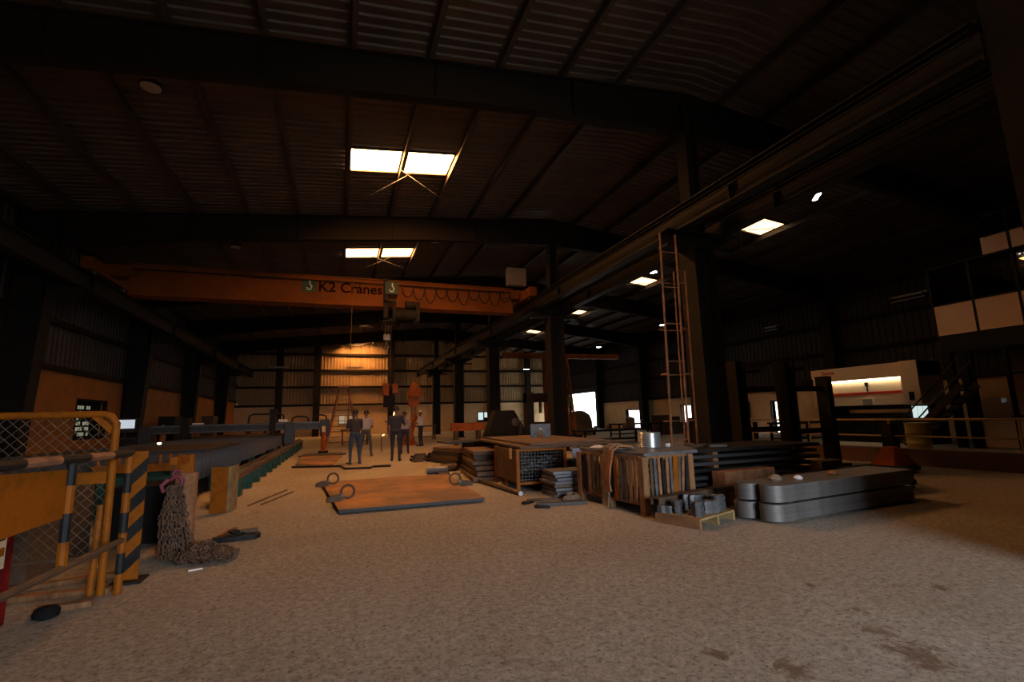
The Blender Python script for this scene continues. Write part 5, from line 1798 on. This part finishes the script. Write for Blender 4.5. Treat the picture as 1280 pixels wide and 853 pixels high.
# storage rack of dark uprights
rk = thing('storage_rack', 'dark steel storage rack with thick uprights and cross arms', 'rack', (9.0, 8.5, 0), 0.06)
for x, h, w, y in ((0.45, 2.6, 0.32, 0.9), (1.0, 2.5, 0.32, 0.0), (1.8, 2.1, 0.24, 0.6), (2.3, 2.15, 0.18, -0.05)):
    mb = MB()
    mb.box(x - w / 2, x - w / 2 + 0.03, y - 0.15, y + 0.15, 0, h)
    mb.box(x + w / 2 - 0.03, x + w / 2, y - 0.15, y + 0.15, 0, h)
    mb.box(x - w / 2, x + w / 2, y - 0.02, y + 0.02, 0, h)
    mb.build('upright', M_COLUMN, rk)
for z in (0.9, 1.9):
    MB().bar((0.45, 0.9, z), (1.8, 0.6, z), 0.08, 0.12).build('beam', M_DARK, rk)
    MB().bar((1.0, 0.0, z - 0.05), (2.3, -0.05, z - 0.05), 0.08, 0.12).build('beam', M_DARK, rk)
for x, y, z in ((0.75, 0.75, 2.3), (1.35, 0.0, 2.3)):
    MB().bar((x - 0.35, y, z), (x + 0.35, y, z + 0.05), 0.05, 0.08).build('arm', M_DARK, rk)
for x, yy in ((0.45, 0.9), (1.0, 0.0), (1.8, 0.6), (2.3, -0.05)):
    MB().box(x - 0.28, x + 0.28, yy - 0.25, yy + 0.25, 0, 0.06).build('foot', M_DARK, rk)
tag(MB().box(-0.25, 0.25, -0.12, 0.12, 0, 0.16).build('toolbox', M_STEEL, None, (10.55, 8.58, 1.96 - 0.05), 0.0, bevel=0.01), 'grey toolbox lying on the dark storage rack', 'toolbox')

# caged ladder leaning by the first column
ld = thing('caged_ladder', 'tall rust-orange caged ladder beside the nearest middle column', 'ladder', (6.45, 8.35, 0))
for x, y in ((0.0, 0.0), (0.42, 0.0)):
    MB().tube([(x, y, 0.0), (x + 0.22, y + 0.12, 5.35)], 0.024, 8).build('stile', M_RUST, ld)
for i in range(1, 7):
    z = i * 0.82
    f = z / 5.35
    MB().tube([(0.22 * f, 0.12 * f, z), (0.42 + 0.22 * f, 0.12 * f, z)], 0.012, 6).build('rung', M_RUST, ld)
for x, y in ((0.62, 0.35), (0.86, 0.25)):
    MB().tube([(x, y, 0.0), (x + 0.16, y + 0.1, 4.6)], 0.018, 8).build('cage_bar', M_RUST, ld)
for z in (1.2, 2.2, 3.2, 4.3):
    f = z / 5.35
    o = 0.2 * f
    MB().tube([(0.0 + o, 0.0 + o * .5, z), (0.1 + o, 0.36 + o * .5, z), (0.62 + o * .8, 0.36 + o * .5, z), (0.86 + o * .8, 0.25 + o * .5, z), (0.42 + o, o * .5, z)], 0.014, 6).build('hoop', M_RUST, ld)

# ------------------------------------------------------------------ side bay
kr = thing('kerb_railing', 'yellowish two-rail railing on a dark kerb in the side bay', 'railing', (12.65, 3.0, 0))
MB().box(0.0, 0.3, 0, 9.5, 0, 0.37).build('kerb', mat('kerb_brown', (0.09, 0.05, 0.035), 0.8), kr)
M_RAIL = mat('rail_paint', (0.34, 0.22, 0.11), 0.6)
for z, r in ((1.05, 0.026), (0.66, 0.018)):
    MB().tube([(0.12, 0, z), (0.12, 9.4, z)], r, 8).build('rail', M_RAIL, kr)
for y in (0.3, 2.72, 5.15, 7.3, 9.35):
    MB().tube([(0.12, y, 0.37), (0.12, y, 1.05)], 0.026, 8).build('post', M_RAIL, kr)
MB().box(0.02, 0.26, 5.05, 5.3, 0.37, 0.95).build('post_box', M_DARK, kr)

# press brake
br = thing('press_brake', 'cream press brake with lit bed and red stripe', 'press brake', (19.25, 11.05, 0))
mb = MB()
mb.box(0.0, 1.2, 0.0, 4.1, 2.42, 2.95)
mb.build('top_beam', M_CREAM, br)
MB().box(0.14, 1.2, 0.6, 3.4, 1.42, 2.42).build('ram', M_CREAM, br)
MB().box(-0.06, 1.3, 0.0, 0.58, 1.4, 2.97).build('side_housing', M_CREAM, br, bevel=0.02)
MB().box(0.0, 1.2, 3.4, 4.1, 1.4, 2.42).build('side_housing', M_CREAM, br)
MB().box(0.125, 0.14, 0.62, 3.35, 1.83, 1.93).build('red_stripe', M_MACHRED, br)
MB().box(0.02, 0.12, 0.65, 3.35, 2.375, 2.415).build('strip_light', M_BRAKELAMP, br)
MB().box(0.2, 1.1, 0.1, 4.0, 0.0, 1.0).build('lower_beam', M_DARK, br)
for y0, y1 in ((0.0, 0.4), (3.7, 4.1)):
    MB().box(0.3, 1.2, y0, y1, 0.0, 1.42).build('side_frame', M_DARK, br)
MB().box(0.4, 0.5, 0.4, 3.7, 1.0, 1.12).build('die', M_STEEL, br)
MB().box(0.3, 0.5, 0.6, 3.4, 1.25, 1.42).build('punch', M_DARK, br)
mb = MB()
mb.box(0.06, 0.13, 1.85, 1.95, 2.15, 2.3)
mb.box(0.1, 0.12, 1.88, 1.92, 1.95, 2.15)
mb.build('gauge', M_BLACK, br)
MB().box(-0.02, 0.12, 1.7, 2.05, 1.44, 1.66).build('control_pendant', M_WHITE, br)
MB().box(-0.02, 0.0, 0.2, 0.36, 1.55, 1.85).build('switch_panel', M_BLACK, br).location = (-0.06, 0, 0)
R_WEST = Matrix.Rotation(-PI / 2, 4, 'Z') @ Matrix.Rotation(PI / 2, 4, 'X')   # text facing -X
lettering('Durma', 0.20, M_MACHRED, 'lettering', br, Matrix.Translation((-0.008, 3.62, 2.72)) @ R_WEST)
# bright glazed strip right of it
gl = thing('glazed_screen', 'bright pale glazed panel beside the press brake', 'glass panel', (19.32, 11.28, 0))
MB().box(0, 0.05, -0.3, 0.2, 0.0, 0.92).build('base', M_DARK, gl)
for y0, y1 in ((-0.28, -0.15), (-0.12, 0.03), (0.06, 0.19)):
    MB().box(0.0, 0.03, y0, y1, 0.93, 1.34).build('pane', M_DOORLIT, gl)
MB().box(0, 0.06, -0.3, 0.21, 1.34, 1.38).build('top_bar', M_FRAME, gl)
# yellow barrel
ba = thing('oil_drum', 'yellow oil drum behind the railing', 'drum', (16.0, 9.45, 0))
MB().lathe([(0.28, 0.0), (0.29, 0.02), (0.29, 0.27), (0.305, 0.29), (0.29, 0.31), (0.29, 0.55), (0.305, 0.57), (0.29, 0.59), (0.29, 0.83), (0.3, 0.85), (0.3, 0.87)], n=22).build('shell', mat('olive_yellow', (0.26, 0.20, 0.02), 0.5, col2=(0.16, 0.12, 0.015), nscale=3), ba, smooth=True)
MB().lathe([(0.285, 0.855), (0.285, 0.86)], n=22).build('lid', M_DARK, ba)
# stair rails beside the office
st = thing('steel_stairs', 'dark steel stairs rising beside the office', 'stairs', (17.75, 10.85, 0), 0)
for i in range(9):
    MB().box(0, 0.8, -0.18 * i - 0.2, -0.18 * i, 0.2 * i + 0.16, 0.2 * i + 0.2).build('tread', M_DARK, st)
for x in (0.0, 0.8):
    MB().bar((x, 0.1, 0.12), (x, -1.75, 1.95), 0.05, 0.2).build('stringer', M_RUSTBAR, st)
    MB().tube([(x, 0.05, 0.9), (x, -1.7, 2.7)], 0.025, 6).build('handrail', M_RUSTBAR, st)

# office cabin
of = thing('office_cabin', 'two-storey cabin with cream panels and dark windows', 'office', (18.8, 0, 0))
OY0, OY1 = 2.4, 10.05
mb = MB()
mb.box(0.0, 4.5, OY0, OY1, 3.05, 3.6)
mb.build('floor_beam', M_FRAME, of)
MB().box(4.4, 4.5, OY0, OY1, 0, 5.9).build('rear_wall', M_FRAME, of)
MB().box(0.05, 4.4, OY1 - 0.06, OY1, 3.6, 5.9).build('end_wall', M_FRAME, of)
MB().box(0.0, 4.5, OY0, 8.4, 7.1, 7.2).build('roof_slab', M_FRAME, of)
ED = [10.05, 8.94, 7.84, 6.74, 5.64, 4.54, 3.44, 2.4]
for i in range(7):
    a, b = ED[i + 1] + 0.035, ED[i] - 0.035
    MB().box(-0.02, 0.03, a, b, 3.62, 4.6).build('lower_panel', M_OFFICE, of)
    MB().box(0.0, 0.012, a, b, 4.66, 5.88).build('upper_glass', M_GLASS, of)
    if i > 0:
        MB().box(-0.02, 0.03, a if i > 1 else a, b - (0.4 if i == 1 else 0), 5.94, 6.48).build('upper_panel', M_OFFICE, of)
for y in ED:
    MB().box(-0.03, 0.06, y - 0.035, y + 0.035, 3.6, 7.1 if y < 8.5 else 5.95).build('mullion', M_FRAME, of)
for z in (4.63, 5.91, 6.5):
    MB().box(-0.03, 0.06, OY0, OY1 if z < 6.4 else 8.4, z - 0.03, z + 0.03).build('transom', M_FRAME, of)
# ground floor glazing
GD = [9.3, 8.43, 7.5, 6.5, 5.5, 4.5]
for i in range(5):
    a, b = GD[i + 1] + 0.04, GD[i] - 0.04
    MB().box(0.0, 0.012, a, b, 0.95, 2.2).build('lower_glass', M_GLASS, of)
    MB().box(0.0, 0.012, a, b, 2.28, 3.0).build('lower_glass', M_GLASS, of)
    MB().box(-0.02, 0.03, a, b, 0.05, 0.88).build('base_panel', mat('cream_panel', (0.70, 0.52, 0.36), 0.7), of)
for y in GD:
    MB().box(-0.04, 0.08, y - 0.045, y + 0.045, 0, 3.05).build('mullion', M_FRAME, of)
for z in (0.91, 2.24):
    MB().box(-0.03, 0.06, 4.5, 9.3, z - 0.035, z + 0.035).build('transom', M_FRAME, of)
for y in (9.85, 9.45):
    MB().box(-0.1, 0.1, y - 0.1, y + 0.1, 0, 3.05).build('post', M_FRAME, of)
MB().box(0.5, 1.2, 6.8, 8.8, 0.9, 0.98).build('desk', M_WOOD, of)
MB().box(1.6, 1.64, 4.6, 9.2, 0, 3.05).build('inner_wall', M_OFFICE, of)
# tube light strips on the right wall
for y0, y1, z, lab in ((12.9, 14.4, 6.25, 'pale unlit tube light bracket high on the right wall'), (20.4, 21.5, 6.15, 'small pale tube light bracket farther along the right wall')):
    t = thing('tube_light', lab, 'lamp', (23.9, y0, z))
    MB().box(-0.06, 0.06, 0, y1 - y0, -0.04, 0.04).build('batten', M_LAMPOFF, t)
    MB().tube([(-0.1, 0.05, -0.2), (-0.1, y1 - y0 - 0.05, -0.2)], 0.03, 8).build('tube', M_LAMPOFF, t)
    for q in (0.1, y1 - y0 - 0.1):
        MB().box(-0.12, 0.48, q - 0.02, q + 0.02, -0.22, 0.0).build('bracket', M_DARK, t)

# semi-gantry in the side bay
sg2 = thing('yellow_gantry', 'yellow gantry crane with slanted lattice leg in the side bay', 'crane', (0, 26.0, 0))
MB().box(8.9, 16.5, -0.15, 0.15, 4.75, 5.02).build('beam', M_CRANE, sg2)
MB().box(11.4, 11.68, -0.14, 0.14, 0, 4.75).build('leg', M_CRANE, sg2)
for x0, x1 in ((12.6, 13.0), (12.95, 13.4)):
    MB().bar((x0, 0, 4.75), (x1, 0, 0.0), 0.1, 0.1).build('leg', M_YELLOW, sg2)
for i in range(7):
    f0, f1 = i / 7, (i + 1) / 7
    MB().bar((12.6 + 0.4 * f0, 0, 4.75 * (1 - f0)), (12.95 + 0.45 * f1, 0, 4.75 * (1 - f1)), 0.05, 0.05).build('lattice_brace', M_YELLOW, sg2)
MB().box(11.2, 11.9, -0.3, 0.3, 0, 0.2).build('wheel_box', M_DARK, sg2)
MB().box(12.8, 13.6, -0.3, 0.3, 0, 0.2).build('wheel_box', M_DARK, sg2)

# background machines
dp = thing('drill_press', 'dark column drilling machine behind the arch plates', 'machine', (8.55, 20.6, 0))
MB().box(-0.55, 0.55, -0.4, 0.4, 0, 0.5).build('base', M_DARK, dp)
MB().box(-0.5, -0.15, -0.2, 0.2, 0.5, 2.45).build('column', M_DARK, dp)
MB().box(-0.5, 0.55, -0.22, 0.22, 2.0, 2.4).build('head', M_DARK, dp)
MB().cyl((0.25, 0, 1.5), (0.25, 0, 2.0), 0.07, n=10).build('spindle', M_STEEL, dp)
MB().box(-0.15, 0.5, -0.3, 0.3, 1.0, 1.1).build('table', M_DARK, dp)
rbm = thing('red_girder', 'rust-orange box girder lying behind the plate stacks', 'girder', (6.45, 25.0, 0))
MB().box(-0.85, 0.85, -0.25, 0.25, 0.72, 1.12).build('box_section', M_ORANGE, rbm)
for x in (-0.6, 0.6):
    MB().box(x - 0.08, x + 0.08, -0.25, 0.25, 0, 0.72).build('trestle', M_RUSTBAR, rbm)
hp = thing('plate_shear', 'dark brown sloping machine around the third middle column', 'machine', (8.0, 23.6, 0))
vs = [(-1.2, -0.5, 0), (1.4, -0.5, 0), (1.4, 0.4, 0), (-1.2, 0.4, 0), (-0.5, -0.3, 1.7), (0.5, -0.3, 1.7), (0.5, 0.3, 1.7), (-0.5, 0.3, 1.7)]
MB().add(vs, [(0, 3, 2, 1), (4, 5, 6, 7), (0, 1, 5, 4), (1, 2, 6, 5), (2, 3, 7, 6), (3, 0, 4, 7)]).build('body', M_DARK, hp)
MB().box(-1.1, 1.3, -0.62, -0.5, 0.5, 0.62).build('feed_table', M_DARK, hp)
MB().cyl((0.5, -0.52, 1.1), (0.5, -0.4, 1.1), 0.2, n=14).build('hand_wheel', M_STEEL, hp)
fe = thing('fire_extinguisher', 'black fire extinguisher on a stand behind the bridging plates', 'extinguisher', (6.75, 17.8, 0))
MB().lathe([(0.1, 0.55), (0.115, 0.57), (0.115, 1.0), (0.09, 1.08), (0.03, 1.12), (0.03, 1.16)], n=14).build('cylinder', M_BLACK, fe, smooth=True)
MB().tube([(-0.02, 0, 1.16), (0.02, 0, 1.2), (0.14, 0, 1.2)], 0.018, 6).build('handle', M_BLACK, fe)
MB().box(-0.1, 0.1, -0.1, 0.1, 0.0, 0.55).build('stand', M_DARK, fe)
MB().box(-0.06, 0.03, -0.125, -0.1, 0.35, 0.55).build('tag_plate', M_WHITE, fe)
cv = thing('covered_machine', 'grey domed machine before the bright loading doorway', 'machine', (15.4, 29.5, 0))
MB().lathe([(0.9, 0.0), (0.9, 0.9), (0.75, 1.35), (0.4, 1.6), (0.1, 1.65)], n=16).build('dome', mat('dull_olive', (0.13, 0.10, 0.06), 0.8), cv, smooth=True)
MB().box(-1.0, 1.0, -0.4, -0.95 + 0.5, 0.0, 0.5).build('base', M_DARK, cv)
dr = thing('mauve_drum', 'dull mauve drum on the dark table by the loading doorway', 'drum', (13.4, 20.3, 0.66))
MB().lathe([(0.2, 0.0), (0.21, 0.02), (0.21, 0.42), (0.17, 0.5), (0.1, 0.52)], n=16).build('body', mat('mauve', (0.15, 0.12, 0.135), 0.7), dr, smooth=True)
MB().lathe([(0.05, 0.52), (0.05, 0.56)], n=10).build('cap', M_DARK, dr)
yl = thing('funnel_post', 'yellow-green funnel on a thin post in the loading doorway', 'post', (20.3, 40.5, 0))
MB().tube([(0, 0, 0), (0, 0, 2.3)], 0.06, 8).build('post', M_DARK, yl)
MB().lathe([(0.06, 2.2), (0.3, 2.75), (0.32, 3.0)], n=12).build('funnel', M_GREENLEAF, yl, smooth=True)
for i, (x, y, z, lab) in enumerate(((11.4, 20.2, 0.66, 'pale tin on the long dark table, left one'), (12.2, 20.4, 0.66, 'pale tin on the long dark table, middle one'), (12.9, 20.1, 0.66, 'pale tin on the long dark table, right one'), (16.0, 24.4, 0.8, 'pale tin on the machine table, left one'), (17.0, 24.6, 0.8, 'pale tin on the machine table, right one'))):
    t = thing('paint_tin', lab, 'tin', (x, y, z), group='tins on the tables')
    MB().lathe([(0.08, 0), (0.08, 0.17)], n=12).build('can', M_STEEL, t, smooth=True)
    MB().lathe([(0.07, 0.17), (0.07, 0.185)], n=12).build('lid', M_WHITE, t)
for i, (x, y, sx, sy, h, m, lab) in enumerate(((15.5, 17.5, 1.6, 1.2, 1.1, M_DARK, 'dark machine block behind the rack, left one'), (18.0, 18.6, 1.8, 1.4, 1.3, M_DARK, 'dark machine block behind the rack, right one'), (20.0, 26.0, 2.0, 1.4, 1.2, M_RUSTBAR, 'brown machine block before the side-bay wall'))):
    t = thing('machine_tool', lab, 'machine', (x, y, 0), 0.1 * i, group='machine tools in the side bay')
    MB().box(-sx / 2, sx / 2, -sy / 2, sy / 2, 0, h * 0.6).build('bed', m, t, bevel=0.03)
    MB().box(-sx / 2 + 0.1, -sx / 2 + 0.6, -sy / 2 + 0.1, sy / 2 - 0.1, h * 0.6, h).build('headstock', m, t, bevel=0.03)
    MB().cyl((-sx / 2 + 0.6, 0, h * 0.8), (-sx / 2 + 0.75, 0, h * 0.8), 0.16, n=14).build('chuck', M_STEEL, t)
    MB().box(sx / 2 - 0.45, sx / 2 - 0.15, -0.2, 0.2, h * 0.6, h * 0.9).build('tailstock', m, t)
gp = MB().box(-0.03, 0.0, -0.7, 0.7, 0, 1.0)
tag(gp.build('green_tarp', M_GREENLEAF, None, (24.4, 24.3, 0.9)), 'green sheet hanging on the side-bay wall behind the rack', 'sheet')
